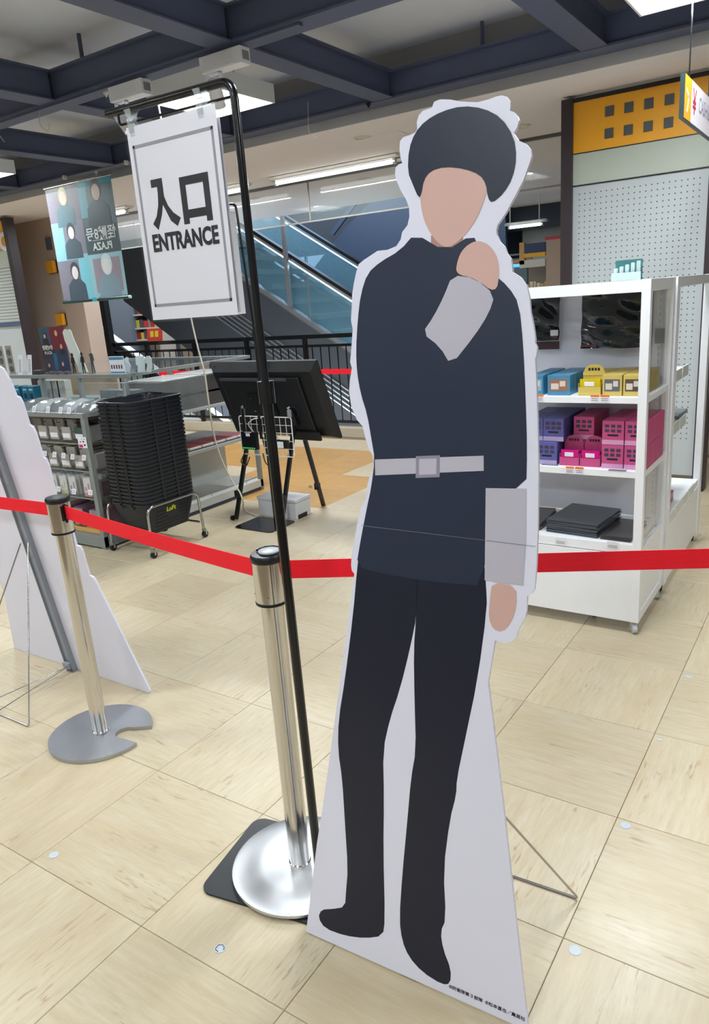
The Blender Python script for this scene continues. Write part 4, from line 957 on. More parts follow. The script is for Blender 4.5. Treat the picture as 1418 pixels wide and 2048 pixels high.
# ---------- far shop beyond, right
far_ = [('shop_pillar', 'beige far pillar with faint lettering beside the dark fixture post', 'pillar', (-3.13, -2.90, 9.0, 9.3, -0, 1.95), (172, 154, 138)),
        ('header_sign', 'navy and yellow header of the distant shelf', 'sign', None, None)]
b_ = MB(); b_.box(-3.16, -2.86, 9.0, 9.3, 0, 1.95); pil = one(b_, 'shop_pillar', mat('far_pillar', (170, 152, 138), .6), 'beige far pillar with a red stripe beside the dark post', 'pillar')
b_ = MB(); b_.box(-3.17, -2.85, 8.99, 9.31, 1.95, 1.985); o = b_.build('red_cap', mat('far_red', (170, 60, 62), .5)); o.parent = pil
fs = thing('shop_shelf', 'distant shop shelf with a navy and yellow header panel', 'shelving unit', (-3.3, 9.0, 0))
for x0, x1, z0, z1, c, nm in ((-3.43, -3.17, 1.82, 1.93, (40, 56, 96), 'navy_header'), (-3.43, -3.17, 1.775, 1.82, (226, 172, 30), 'yellow_strip'), (-3.49, -3.43, 1.70, 1.95, (190, 150, 92), 'tan_panel'), (-3.49, -3.17, 1.66, 1.745, (196, 198, 190), 'white_ledge'), (-3.49, -3.17, 1.05, 1.10, (190, 190, 186), 'white_ledge'), (-3.49, -3.17, 1.34, 1.38, (200, 200, 196), 'white_ledge')):
    b_ = MB(); b_.box(x0, x1, 9.0, 9.06, z0, z1); b_.build(nm, mat('far_'+nm, c, .5), fs)
b_ = MB(); b_.box(-3.49, -3.17, 9.3, 9.32, 0, 1.7); b_.build('back_panel', mat('far_back', (120, 114, 106), .6), fs)
rnd = random.Random(5); NTH = 'first second third fourth fifth sixth seventh eighth ninth tenth'.split()
k = 0
for z0 in (1.381, 1.51, 1.101):
    x = -3.47; q_ = 0
    while x < -3.2:
        ww = rnd.uniform(.025, .05); b_ = MB(); b_.box(0, ww, 0, .06, 0, rnd.uniform(.06, .12), .002)
        col = rnd.choice([(206, 206, 200), (196, 170, 110), (150, 140, 126), (214, 190, 120), (92, 86, 90)])
        if z0 != 1.51:
            o = one(b_, 'package', mat('far_pack_%d_%d_%d' % col, col, .35), 'small package on the distant %s shelf board, %s from the left' % ('upper' if z0 > 1.2 else 'lower', NTH[q_]), 'package', group='packages on the distant shelf'); o.location = (x, 9.08, z0)
        x += ww+.006; q_ += 1
fs2 = thing('shop_counter', 'distant teal-grey counter with a lit blue screen', 'counter', (-3.7, 9.6, 0))
for x0, x1, z0, z1, c, nm in ((-4.3, -3.62, 0, 1.70, (92, 116, 122), 'counter_body'), ):
    b_ = MB(); b_.box(x0, x1, 9.6, 9.9, z0, z1); b_.build(nm, mat('far_'+nm, c, .5), fs2)
b_ = MB(); p = at(1014, 536, Y=9.59); q = at(1040, 527, Y=9.59); b_.box(p.x-.12, q.x, 9.57, 9.6, p.z, q.z); b_.build('lit_screen', mat('blue_screen', (96, 190, 250), .4, emit=.9), fs2)
b_ = MB(); b_.box(p.x-.12, q.x, 9.58, 9.6, q.z+.01, q.z+.045); b_.build('orange_strip', mat('far_orange', (190, 136, 70), .5), fs2)
for zz in (1.78, 1.84):
    b_ = MB(); b_.box(-4.2, -3.6, 9.7, 9.75, zz, zz+.02); b_.build('grey_rail', M_greysteel, fs2)
bw = MB(); bw.box(-4.6, 4, 12.0, 12.1, 0, 2.3); struct(bw.build('wall_shop', mat('far_shop_wall', (128, 132, 130), .7, noise=.1)))

# ---------- far shop, left behind the railing
gp = MB(); gp.box(-13.75, -12.95, 11.0, 11.5, -2, 2.64); one(gp, 'shop_pillar', mat('slate_pillar', (112, 122, 136), .6), 'slate grey pillar seen under the escalator', 'pillar')
gs = thing('shop_shelf', 'white shelf bay with red and yellow goods under the escalator', 'shelving unit', (-12.6, 11.2, 0))
b_ = MB(); b_.box(-13.0, -12.2, 11.45, 11.5, 0, 1.75); b_.build('back_panel', mat('far_white', (200, 198, 192), .5), gs)
b_ = MB(); b_.box(-12.25, -12.2, 11.1, 11.45, 0, 1.6); b_.build('side_panel', mat('far_white', (200, 198, 192), .5), gs)
for zz in (.9, 1.14, 1.42): b_ = MB(); b_.box(-13.0, -12.25, 11.1, 11.45, zz, zz+.03); b_.build('shelf', mat('far_white', (200, 198, 192), .5), gs)
k = 0
for zz in (.931, 1.171, 1.451):
    x = -12.97; q_ = 0
    while x < -12.32:
        ww = rnd.uniform(.06, .13); col = [(198, 40, 44), (214, 200, 90), (90, 84, 92), (190, 60, 60), (150, 130, 120)][k % 5]; k += 1
        b_ = MB(); b_.box(0, ww, 0, .15, 0, rnd.uniform(.13, .19), .004); o = one(b_, 'package', mat('far_pack_%d_%d_%d' % col, col, .4), 'package on the %s board of the far shelf bay, %s from the left' % ({.931: 'low', 1.171: 'middle', 1.451: 'top'}[zz], NTH[q_]), 'package', group='packages in the far shelf bay'); o.location = (x, 11.15, zz); x += ww+.012; q_ += 1
gs2 = thing('shop_shelf', 'narrow shelf of mixed goods left of the slate pillar', 'shelving unit', (-14.1, 11.2, 0))
b_ = MB(); b_.box(-14.5, -13.78, 11.4, 11.45, 0, 2.1); b_.build('back_panel', mat('far_back2', (170, 160, 146), .5), gs2)
for zz in (.9, 1.2, 1.5, 1.8): b_ = MB(); b_.box(-14.5, -13.78, 11.1, 11.4, zz, zz+.03); b_.build('shelf', mat('far_white', (200, 198, 192), .5), gs2)
for zz in (.931, 1.231, 1.531):
    x = -14.45; q_ = 0
    while x < -13.95:
        ww = rnd.uniform(.08, .14); col = [(120, 150, 120), (180, 90, 80), (140, 140, 150), (196, 170, 150)][k % 4]; k += 1
        b_ = MB(); b_.box(0, ww, 0, .15, 0, rnd.uniform(.12, .2), .004); o = one(b_, 'package', mat('far_pack_%d_%d_%d' % col, col, .4), 'package on the %s board left of the slate pillar, %s from the left' % ({.931: 'low', 1.231: 'middle', 1.531: 'top'}[zz], NTH[q_]), 'package', group='packages on the narrow far shelf'); o.location = (x, 11.15, zz); x += ww+.012; q_ += 1
b_ = MB(); b_.box(-12.18, -10.6, 11.6, 11.7, 0, 2.64); struct(b_.build('wall_far_left', mat('far_beige', (160, 146, 128), .7)))
p = at(309, 674, Y=10.8); t = thing('poster_board', 'red board with yellow characters seen through the railing', 'sign', (p.x, 10.8, p.z+.02), rot=(R(-8), 0, 0))
b_ = MB(); b_.box(-.22, .22, 0, .02, -.15, .15); b_.build('panel', mat('poster_red', (196, 60, 44), .5), t, local=True)
b_ = MB(); b_.box(-.12, -.02, -.003, 0, -.02, .10); b_.box(.02, .12, -.003, 0, -.02, .10); b_.build('printed_marks', mat('poster_yellow', (226, 190, 40), .5), t, local=True)
b_ = MB(); b_.tube([(0, .015, -.15), (0, .03, -p.z)], .015, 6); b_.build('stand_pole', M_black, t, local=True)
# ================================================================== BASKETS ON A CART
BX, BY, BW, BL = -3.68, 3.105, .345, .44
def ring(w, l, z, rc, n=5):
    P = []
    for cx, cy, a0 in ((w/2-rc, -l/2+rc, -90), (w/2-rc, l/2-rc, 0), (-w/2+rc, l/2-rc, 90), (-w/2+rc, -l/2+rc, 180)):
        for i in range(n+1):
            a = R(a0+90*i/n); P.append(Vector((cx+rc*math.cos(a), cy+rc*math.sin(a), z)))
    return P
def loft(b, rings, cap0=False, cap1=False):
    V = [[b.bm.verts.new(p) for p in r] for r in rings]
    for A, B in zip(V, V[1:]):
        m = len(A)
        for k in range(m): b.bm.faces.new((A[k], A[(k+1) % m], B[(k+1) % m], B[k]))
    if cap0: b.bm.faces.new(V[0][::-1])
    if cap1: b.bm.faces.new(V[-1])
M_bask = mat('charcoal_basket_plastic', (24, 29, 37), .33)
cart = thing('basket_cart', 'chrome tube cart on four casters carrying the stack of baskets', 'cart', (BX, BY, 0))
for s, x in ((1, BX+BW/2+.014), (-1, BX-BW/2-.014)):
    b = MB(); b.tube(bendpath([(x+.004*s, 2.872, .055), (x, 2.882, .315), (x, 3.305, .315), (x+.004*s, 3.318, .055)], .05, 6), .0085, 12); b.build('side_hoop', M_chrome, cart, smooth=50)
b = MB()
for y in (2.90, 3.29): b.tube([(BX-BW/2-.014, y, .115), (BX+BW/2+.014, y, .115)], .007, 10)
b.build('cross_bar', M_chrome, cart, smooth=50)
for s in (-1, 1):
    for y in (2.872, 3.318):
        x = BX+s*(BW/2+.018)
        b = MB(); b.lathe([(.012, -.010), (.022, -.009), (.022, .009), (.012, .010)], (x, y+.006, .0225), 16, 'X'); b.build('caster_wheel', M_black, cart, smooth=50)
        b = MB(); b.box(x-.013, x+.013, y-.006, y+.012, .04, .062, .003); b.box(x-.015, x-.0125, y, y+.014, .02, .05); b.box(x+.0125, x+.015, y, y+.014, .02, .05); b.build('caster_fork', M_chrome, cart)
def basket(z0, lab, group=None, full=False):
    t = thing('shopping_basket', lab, 'basket', (BX, BY, z0), group)
    b = MB(); w0, l0 = .255, .33
    prof = [(0, 0, 0), (.35, .08, 0)]
    rings = [ring(w0, l0, 0, .03), ring(w0+(BW-w0)*.82, l0+(BL-l0)*.82, .165, .05), ring(BW-.016, BL-.016, .19, .055), ring(BW, BL, .191, .06), ring(BW, BL, .203, .06), ring(BW-.012, BL-.012, .205, .056),
             ring(BW-.016, BL-.016, .20, .055), ring(w0+(BW-w0)*.82-.006, l0+(BL-l0)*.82-.006, .165, .05), ring(w0-.006, l0-.006, .004, .03)]
    loft(b, rings, True, True); b.build('body', M_bask, t, local=True, smooth=35)
    for y in (-.06, .06): b = MB(); b.box(BW/2-.001, BW/2+.0015, y-.008, y+.008, .165, .204); b.build('rim_bracket', M_bask, t, local=True)
    for x in (-.05, .05): b = MB(); b.box(x-.008, x+.008, -BL/2-.0015, -BL/2+.001, .165, .204); b.build('rim_bracket', M_bask, t, local=True)
    return t
z0 = .125
b0 = basket(z0, 'bottom black basket of the stack with slotted sides and yellow lettering')
# slots and lettering on the bottom basket
def side_pt(y, z, off=.0012):   # on the sloping +X side
    f = z/.165*.82; return (.255/2+(BW-.255)/2*f+off, y, z)
b = MB()
for j in range(6):
    for i in range(17):
        z = .018+j*.024; y = -.135+i*.0165+(.008 if j % 2 else 0)
        if j >= 3 and 5 < i < 12: continue
        b.bm.faces.new([b.bm.verts.new(side_pt(yy, zz)) for yy, zz in ((y-.006, z-.006), (y, z-.006), (y+.006, z+.006), (y, z+.006))])
o = b.build('side_slot', mat('slot_black', (6, 7, 9), .8), b0, local=True); o['kind'] = 'stuff'
b = MB()
for j in range(2):
    for i in range(12):
        z = .02+j*.02; x = -.10+i*.017; fz = z/.165*.82; yy = -(.33/2+(BL-.33)/2*fz)-.0012
        b.bm.faces.new([b.bm.verts.new((xx, yy, zz)) for xx, zz in ((x-.003, z-.007), (x+.003, z-.007), (x+.003, z+.007), (x-.003, z+.007))])
o = b.build('end_slot', mat('slot_black', (6, 7, 9), .8), b0, local=True); o['kind'] = 'stuff'
sl_ = math.atan2((BW-.255)/2*.82, .165); pt = side_pt(-.01, .135, .002)
text('printed_word', 'LoFt', .042, mat('print_lime', (198, 205, 30), .5), b0, Matrix.Translation(pt) @ Matrix.Rotation(R(90), 4, 'Z') @ Matrix.Rotation(R(90)-0*sl_, 4, 'X') @ Matrix.Rotation(sl_, 4, 'X'), bold=.0012)
ORD = 'first second third fourth fifth sixth seventh eighth ninth tenth eleventh twelfth thirteenth fourteenth fifteenth sixteenth seventeenth eighteenth nineteenth twentieth twenty-first twenty-second twenty-third twenty-fourth twenty-fifth twenty-sixth twenty-seventh'.split()
base_b = None; N_B = 26; pitch = .0241
for k in range(1, N_B+1):
    zz = z0+pitch*k
    lb = ORD[N_B-k]+' black basket counted from the top of the nested stack' if k < N_B else 'topmost black basket of the stack, open top in view'
    if base_b is None: base_b = basket(zz, lb, 'baskets nested in the stack'); o = base_b
    else: o = dup(base_b, (BX, BY, zz), lb)
    if k == N_B and 'group' in o: del o['group']
b = MB(); zt = .205
for s in (-1, 1):
    b.tube(bendpath([(-.03*1, s*(BL/2-.012), zt), (-.13, s*(BL/2-.03), zt+.006), (-.13, s*.02, zt+.006)], .03, 4), .004, 6)
b.build('handle', M_bask, o, local=True)

# ================================================================== GREY RACK / GONDOLA (left)
XR = -3.93
rk = thing('wire_rack', 'grey steel end rack with hooks and shelves of small goods', 'shelving unit', (-4.5, 3.0, 0))
XL = -5.25
for x in (XR-.035, -4.62, XL):
    b = MB(); b.box(x, x+.035, 2.865, 2.895, .0, .86); b.build('post', M_greysteel, rk)
b = MB(); b.box(XL, XR, 2.86, 3.215, .858, .888, .002); b.build('top_shelf', M_greysteel, rk)
b = MB(); b.box(XL, XR, 2.862, 3.215, .012, .085, .002); b.build('base_plinth', M_greysteel, rk)
b = MB(); b.box(XL+.04, XR-.04, 2.90, 3.18, .086, .115, .003); b.build('wooden_tray', mat('pale_ply', (196, 160, 92), .5, noise=.1), rk)
b = MB(); b.box(XL, XR, 3.205, 3.215, .115, .858); b.build('back_panel', mat('rack_back', (112, 116, 112), .5), rk)
for z in (.69, .513, .333):
    b = MB()
    for y in (2.875, 2.98, 3.09, 3.195): b.tube([(XL+.02, y, z), (XR-.01, y, z)], .004, 6)
    for i in range(9): x = XL+.06+i*.155; b.tube([(x, 2.872, z+.004), (x, 3.2, z+.004)], .003, 6)
    b.build('wire_shelf', M_greysteel, rk)
b = MB()
for z in (.80, .63):
    for x in (-4.45, -4.30, -4.12, -4.0): b.tube([(x, 3.2, z), (x, 2.93, z+.012), (x, 2.925, z+.03)], .003, 6)
b.build('display_hook', mat('brown_hook', (74, 52, 46), .4), rk)
rnd = random.Random(11)
# bagged goods on the top shelf
def bag(cx, cy, z, w, d, h, m, lab, group=None, name='clear_bag'):
    b = MB(); nx, ny = 8, 6
    top = [[None]*(nx+1) for _ in range(ny+1)]; r_ = random.Random(lab+str(cx))
    for j in range(ny+1):
        for i in range(nx+1):
            u, v = i/nx, j/ny; e = (4*u*(1-u)*4*v*(1-v))**.35
            top[j][i] = b.bm.verts.new((cx+(u-.5)*w, cy+(v-.5)*d, z+.001+h*e*(1+.25*r_.uniform(-1, 1))))
    for j in range(ny):
        for i in range(nx): b.bm.faces.new((top[j][i], top[j][i+1], top[j+1][i+1], top[j+1][i]))
    bot = [b.bm.verts.new((cx+u*w/2, cy+v*d/2, z)) for u, v in ((-1, -1), (1, -1), (1, 1), (-1, 1))]
    b.bm.faces.new(bot)
    o = b.build(name, m, smooth=60); return tag(o, lab, 'package', group)
M_bagg = mat('grey_film_bag', (104, 110, 112), .15, coat=.6, noise=.3, nscale=14, bump=.4, bscale=18)
M_bagw = mat('milky_film_bag', (150, 156, 160), .15, coat=.6, noise=.25, nscale=12, bump=.4, bscale=18)
for k, (x, lab) in enumerate([(-4.62, 'leftmost film-wrapped bundle on the grey rack top'), (-4.46, 'second film-wrapped bundle on the rack top with a white corner'), (-4.30, 'third film-wrapped bundle on the grey rack top'), (-4.15, 'fourth film-wrapped bundle on the grey rack top'), (-4.01, 'rightmost film-wrapped bundle on the rack top beside the baskets')]):
    bag(x, 3.04, .8885, .145, .30, .055, (M_bagg, M_bagw)[k % 2], lab)
def card(px, py, Y, w, h, lab, tilt=-18, m=None, cat='price tag', name='price_tag', group=None, lines=True):
    p = at(px, py, Y=Y); t = thing(name, lab, cat, p, group, rot=(R(tilt), 0, 0))
    b = MB(); b.box(-w/2, w/2, -.001, 0, -h/2, h/2); cd_ = b.build('card', m or M_paper, t, local=True)
    if lines:
        b = MB()
        for k in range(3): b.box(-w*.32, w*.32, -.0016, -.001, -h*.26+k*h*.2, -h*.2+k*h*.2)
        b.build('small_print', mat('grey_print', (120, 120, 124), .6), cd_, local=True)
    return t
for k, (px, py) in enumerate([(68, 818), (96, 819.5), (121, 820.5), (138, 821)]):
    card(px, py, 2.858, .035, .042, ('first', 'second', 'third', 'fourth')[k]+' white tag from the left on the rack top edge', tilt=-20)
for k, (px, py) in enumerate([(90, 907), (109, 909), (127, 911), (145, 913.5), (168, 915.5)]):
    card(px, py, 2.866, .038, .034, ('first', 'second', 'third', 'fourth', 'fifth')[k]+' white tag from the left above the keyholder row', tilt=-15)
for k, (px, py) in enumerate([(117, 978), (148, 983), (181, 985)]):
    card(px, py, 2.866, .042, .034, ('left', 'middle', 'right')[k]+' white tag above the bottom row of the rack', tilt=-15)
# upper hanging row: clear packets with pale cards
M_pk = [mat('packet_grey', (158, 156, 152), .2, coat=.5, noise=.2, nscale=20), mat('packet_white', (206, 206, 210), .25, coat=.4, noise=.1, nscale=20), mat('packet_rose', (176, 156, 162), .25, coat=.4, noise=.2, nscale=20), mat('packet_green', (54, 78, 72), .3, noise=.2)]
k = 0
for z, xs in ((.70, (-4.55, -4.43, -4.31, -4.18, -4.05)), (.518, (-4.50, -4.37, -4.24, -4.10))):
    for x in xs:
        for j in range(3):
            m = M_pk[(k*2+j) % 3] if not (z > .6 and x > -4.1) else M_pk[3]; b = MB(); hh = .085+.02*((k+j) % 3)
            b.box(x-.045, x+.045, 2.90+.05*j, 2.915+.05*j, z+.006, z+.006+hh, .003)
            o = b.build('hanging_packet', m); tag(o, 'clear packet hanging in the %s rack row, %s column, %s' % ('top' if z > .6 else 'second', ('first', 'second', 'third', 'fourth', 'fifth')[xs.index(x)], ('front', 'middle', 'rear')[j]), 'package', 'packets in the %s rack row' % ('top' if z > .6 else 'second'))
            b = MB(); b.box(x-.038, x+.036, 2.8985+.05*j, 2.900+.05*j, z+.02, z+.05); c_ = b.build('packet_card', M_paper); c_.parent = o; k += 1
# white card sign with black and magenta print
t = card(165, 885, 2.858, .085, .07, 'white rounded sign card with black dots and magenta patch on the rack post', tilt=0, cat='sign', name='sign_card', lines=False)
b = MB(); b.box(-.036, 0, -.0016, -.001, -.032, -.014); b.build('magenta_patch', mat('print_magenta', (176, 30, 84), .5), t, local=True)
b = MB()
for u, v, r_ in ((.012, .006, .008), (-.018, .004, .006), (.02, -.016, .009), (-.002, .02, .004), (.024, .022, .005)):
    b.prism([(u+r_*math.cos(a*math.pi/5), -.0017, v+r_*.7*math.sin(a*math.pi/5)) for a in range(10)], (0, .0005, 0))
b.build('printed_dots', M_ink, t, local=True)
# keyholder row
for px, col, lab in [(107, (110, 134, 132), 'clear box of teal-print keyholders, leftmost'), (126, (196, 190, 96), 'clear box of yellow-print keyholders'), (144, (66, 76, 140), 'clear box of blue-print keyholders'), (173, (190, 44, 84), 'clear box of red-print keyholders beside the post')]:
    p = at(px, 965, Y=2.89); x = p.x; t = thing('keyholder_box', lab, 'package', (x, 2.89, .3385))
    for j in range(5):
        b = MB(); b.box(-.036, .036, .002+.03*j, .006+.03*j, .002, .125, .001); cd = b.build('backing_card', mat('card_print_white', (214, 214, 216), .4), t, local=True)
        if j == 0:
            b = MB(); b.box(-.036, .036, .0012, .002, .002, .028); b.box(-.026, -.012, .0012, .002, .04, .065); b.box(.006, .018, .0012, .002, .05, .09); b.build('colour_print', mat('print_%d_%d' % col[:2], col, .4), t, local=True)
    b = MB(); b.box(-.039, .039, -.002, .16, .0005, .14, .004); b.build('clear_cover', M_bag, t, local=True)
# bottom row
for px, lab in [(122, 'brown ring cushions in clear film, left on the bottom row'), (150, 'brown ring cushions in clear film, middle of the bottom row'), (183, 'tan ring cushion pack beside the rack post on the bottom row')]:
    p = at(px, 1010, Y=2.90); t = thing('ring_pack', lab, 'package', (p.x, 2.90, .1155))
    b = MB(); b.box(-.05, .05, .012, .20, 0, .13, .008); b.build('bundle', mat('plum_bundle', (112, 84, 100), .4, noise=.2), t, local=True)
    b = MB(); b.tube(arc((0, .004, .055), .030, 0, 2*math.pi*15/16, 15, (1, 0, 0), (0, 0, 1)), .012, 8, closed=True); b.build('ring', mat('tan_ring', (176, 146, 120), .6), t, local=True, smooth=60)
    b = MB(); b.box(-.05, .05, .010, .012, .075, .125); b.build('film_front', M_bag, t, local=True)
# goods seen through the rack's right side
for z, n, col in ((.70, 3, (132, 136, 136)), (.523, 3, (150, 146, 150)), (.343, 3, (98, 84, 92))):
    for j in range(n):
        b = MB(); b.box(-3.995, -3.945, 2.925+.085*j, 3.0+.085*j, z, z+.10+.012*(j % 2), .004); tag(b.build('pouch', mat('pouch_%d' % col[0], col, .3, coat=.4, noise=.2, nscale=20)), '%s pouch at the right side of the grey rack, %s from the front' % ({.70: 'top-row', .523: 'middle-row', .343: 'low-row'}[z], ('first', 'second', 'third')[j]), 'package', 'pouches at the right side of the rack')

# ---- taller island behind the rack
isl = thing('display_island', 'grey steel display island with glass deck behind the end rack', 'shelving unit', (-4.6, 3.9, 0))
IX1, IY0, IY1 = -3.95, 3.235, 4.48; IX0 = -5.5
for x, y in ((IX1-.03, IY0), (-4.44, IY0), (-4.87, IY0), (IX0, IY0), (IX1-.03, IY1-.03), (-4.87, IY1-.03)):
    b = MB(); b.box(x, x+.03, y, y+.03, 0, 1.060 if y < 4 else 1.0); b.build('post', M_greysteel, isl)
b = MB(); b.box(IX0, IX1, IY0-.005, IY0+.02, 1.06, 1.083); b.box(IX1-.02, IX1+.002, IY0+.02, IY1, 1.06, 1.083); b.box(IX0, IX1-.02, IY1-.02, IY1, 1.06, 1.083); b.build('deck_frame', M_greysteel, isl)
b = MB(); b.box(IX0+.01, IX1-.022, IY0+.022, IY1-.022, 1.072, 1.080); b.build('deck_glass', M_acrylic, isl)
b = MB(); b.box(IX0, IX1-.03, IY0+.03, IY1-.03, .86, .875); b.build('inner_shelf', mat('island_shelf', (150, 152, 148), .4), isl)
b = MB(); b.box(IX0, -4.62, 3.72, 3.74, .875, 1.05); b.build('centre_board', mat('tan_board', (186, 168, 140), .5), isl)
b = MB(); b.box(-4.55, IX1+.0, 3.55, IY1, .745, .765); b.box(-4.55, IX1, 3.55, IY1, .44, .462); b.build('side_shelf', mat('silver_shelf', (170, 172, 170), .35), isl)
b = MB(); b.prism([(IX1-.03, 3.56, .766), (IX1-.03, IY1-.04, .766), (IX1-.03, IY1-.04, .985), (IX1-.03, 3.56, .985)], (-.42, 0, 0)); b.build('wood_block', M_wood, isl, label='grey woodgrain display block')
b = MB(); b.box(IX1-.004, IX1+.001, 3.55, 3.98, .77, 1.0); b.build('acrylic_front', M_acrylic, isl)
b = MB(); b.box(-4.55, IX1-.02, 3.58, IY1-.02, .462, .47); b.build('lower_wood_top', M_wood, isl)
b = MB(); b.box(IX1-.40, IX1-.385, 3.24, IY1, .08, .44); b.build('white_back', mat('pale_back', (206, 212, 210), .4), isl)
b = MB(); b.box(-4.6, IX1, 3.24, IY1, .03, .088); b.build('base_deck', mat('base_pale', (196, 200, 198), .35), isl)
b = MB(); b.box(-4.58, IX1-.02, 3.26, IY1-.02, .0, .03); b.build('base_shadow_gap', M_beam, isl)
b = MB(); b.tube([(IX1-.02, 3.5, .11), (IX1-.02, IY1-.05, .11)], .003, 6)
for y in (3.55, 3.9, 4.3): b.tube([(IX1-.02, y, .088), (IX1-.02, y, .112)], .003, 6)
b.build('wire_fence', M_chrome, isl)
# white sheets lying on the wood block
for x0, x1, y0, y1, h, lab in ((-4.36, -4.0, 3.60, 3.98, .008, 'white wrapped sheets on the woodgrain block, nearer pile'), (-4.34, -4.02, 4.03, 4.35, .010, 'white wrapped sheets on the woodgrain block, farther pile')):
    b = MB(); b.box(x0, x1, y0, y1, .9855, .9855+h, .004); tag(b.build('wrapped_sheets', mat('white_film', (222, 224, 224), .2, coat=.5, bump=.3, bscale=12)), lab, 'package')
# red and white booklets on the lower wooden top
for k in range(6):
    y = 3.62+.13*k; b = MB(); b.box(-4.20, -3.975, y, y+.115, .4705, .484, .001); o = b.build('booklet', mat('booklet_white', (206, 202, 202), .4)); tag(o, 'thin red-topped booklet on the low side shelf, %s from the near end' % ('first', 'second', 'third', 'fourth', 'fifth', 'sixth')[k], 'booklet', 'red booklets on the low side shelf')
    b = MB(); b.box(-4.20, -3.99, y+.003, y+.112, .484, .4850); c = b.build('red_cover', mat('booklet_red', (156, 34, 44), .35)); c.parent = o
# blue boxes and white boxes on the inner shelf
for k, (x, lab) in enumerate([(-5.02, 'blue box on the inner shelf, leftmost'), (-4.93, 'blue box on the inner shelf, centre'), ]):
    pass
for k, px in enumerate((22, 40, 56, 68)):
    p = at(px, 790, Y=3.30); t = thing('blue_box', ('leftmost blue box on the inner shelf, half behind the white board', 'second blue box on the inner shelf', 'third blue box on the inner shelf', 'rightmost blue box on the inner shelf beside the post')[k], 'box', (p.x, 3.28, .8755))
    b = MB(); b.box(-.035, .035, 0, .08, 0, .12, .001); b.build('carton', mat('box_cyan_blue', (30, 110, 140), .4), t, local=True)
    b = MB(); b.box(-.02, .02, -.0006, 0, .03, .07); b.build('printed_patch', mat('box_navy', (26, 48, 70), .4), t, local=True)
    b = MB(); b.box(-.022, .022, -.0006, 0, .09, .102); b.build('printed_title', mat('pale_cyan', (150, 200, 214), .4), t, local=True)
for k, px in enumerate((93, 106, 119, 131)):
    for r_ in range(2):
        p = at(px, 785, Y=3.45); b = MB(); b.box(-.045, .045, 0, .06, 0, .075-.005*r_, .001); o = one(b, 'white_box', mat('pale_box', (190, 194, 188), .4, noise=.08, nscale=30), 'small pale %s box, %s from the left, behind the deck posts' % (('lower', 'upper')[r_], ('first', 'second', 'third', 'fourth')[k]), 'box', group='pale boxes on the inner shelf'); o.location = (p.x, 3.42+.0*r_, .8755+.076*r_)
b = MB(); b.box(-4.75, -4.45, 3.30, 3.40, .8755, .905, .003); tag(b.build('teal_box', mat('teal_box', (24, 110, 104), .4)), 'flat teal box lying before the pale boxes', 'box')
for k in range(4):
    b = MB(); x = -4.38+.09*k; b.box(x, x+.078, 3.36, 3.45, .8755, .96, .002); tag(b.build('dark_box', mat('slate_box', (70, 84, 88), .35, noise=.2, nscale=20)), 'dark slate box under the glass deck, %s from the left' % ('first', 'second', 'third', 'fourth')[k], 'box', 'dark boxes under the glass deck')
# acrylic cover standing over the lower right deck corner
ac = thing('acrylic_cover', 'large clear acrylic cover between the deck and the baskets', 'display cover', (-4.2, 3.4, .889))
for b_ in ((-4.40, -3.94, 3.222, 3.226, .889, 1.03), (-3.944, -3.94, 3.226, 3.54, .889, 1.03)):
    b = MB(); b.box(*b_); b.build('sheet', M_acrylic, ac)
b = MB(); b.tube([(-4.40, 3.222, 1.03), (-3.94, 3.222, 1.03), (-3.94, 3.54, 1.03)], .002, 5); b.tube([(-3.94, 3.222, .889), (-3.94, 3.222, 1.03)], .002, 5); b.build('pale_edge', mat('acrylic_edge', (170, 180, 182), .2), ac)  # pale grey lines along the edges of the cover

# ---- things on the glass deck
DZ = 1.0835
def deck(px, py=745, Y=3.26): p = at(px, py, Y=Y); return p
# badge sheet packs
for k, px in enumerate((-14, 8, 25)):
    p = deck(px, 745, 3.30); t = thing('badge_pack', ('clear pack of round badges, leftmost and cut off', 'clear pack of round badges, middle column', 'clear pack of round badges next to the white cards')[k], 'badge pack', (p.x, 3.30, DZ))
    b = MB(); b.box(-.036, .036, .0, .004, 0, .21); b.build('backing', mat('pack_backing', (150, 146, 142), .4), t, local=True)
    for j in range(3):
        b = MB(); b.lathe([(.022, -.005), (.022, -.001), (.018, 0)], (0, 0, .04+.06*j), 16, 'Y'); b.build('badge', mat('badge_grey', (98, 102, 100), .3, noise=.5, nscale=60, coat=.5), t, local=True, smooth=40)
for px, lab in ((40, 'left white narrow card with grey print standing on the deck'), (59, 'right white narrow card with grey print standing on the deck')):
    p = deck(px, 746, 3.25); t = thing('info_card', lab, 'card', (p.x, 3.25, DZ), rot=(R(-6), 0, 0))
    b = MB(); b.prism([(-.026, 0, 0), (.026, 0, 0), (.042, 0, .142), (-.008, 0, .142)], (0, .001, 0)); b.build('card', M_paper, t, local=True)
    b = MB()
    for k_ in range(8): z_ = .02+.012*k_; o_ = z_*.09; b.box(-.014+o_, .014+o_, -.0008, 0, z_, z_+.005)
    b.build('small_print', mat('grey_print', (120, 120, 124), .6), t, local=True)
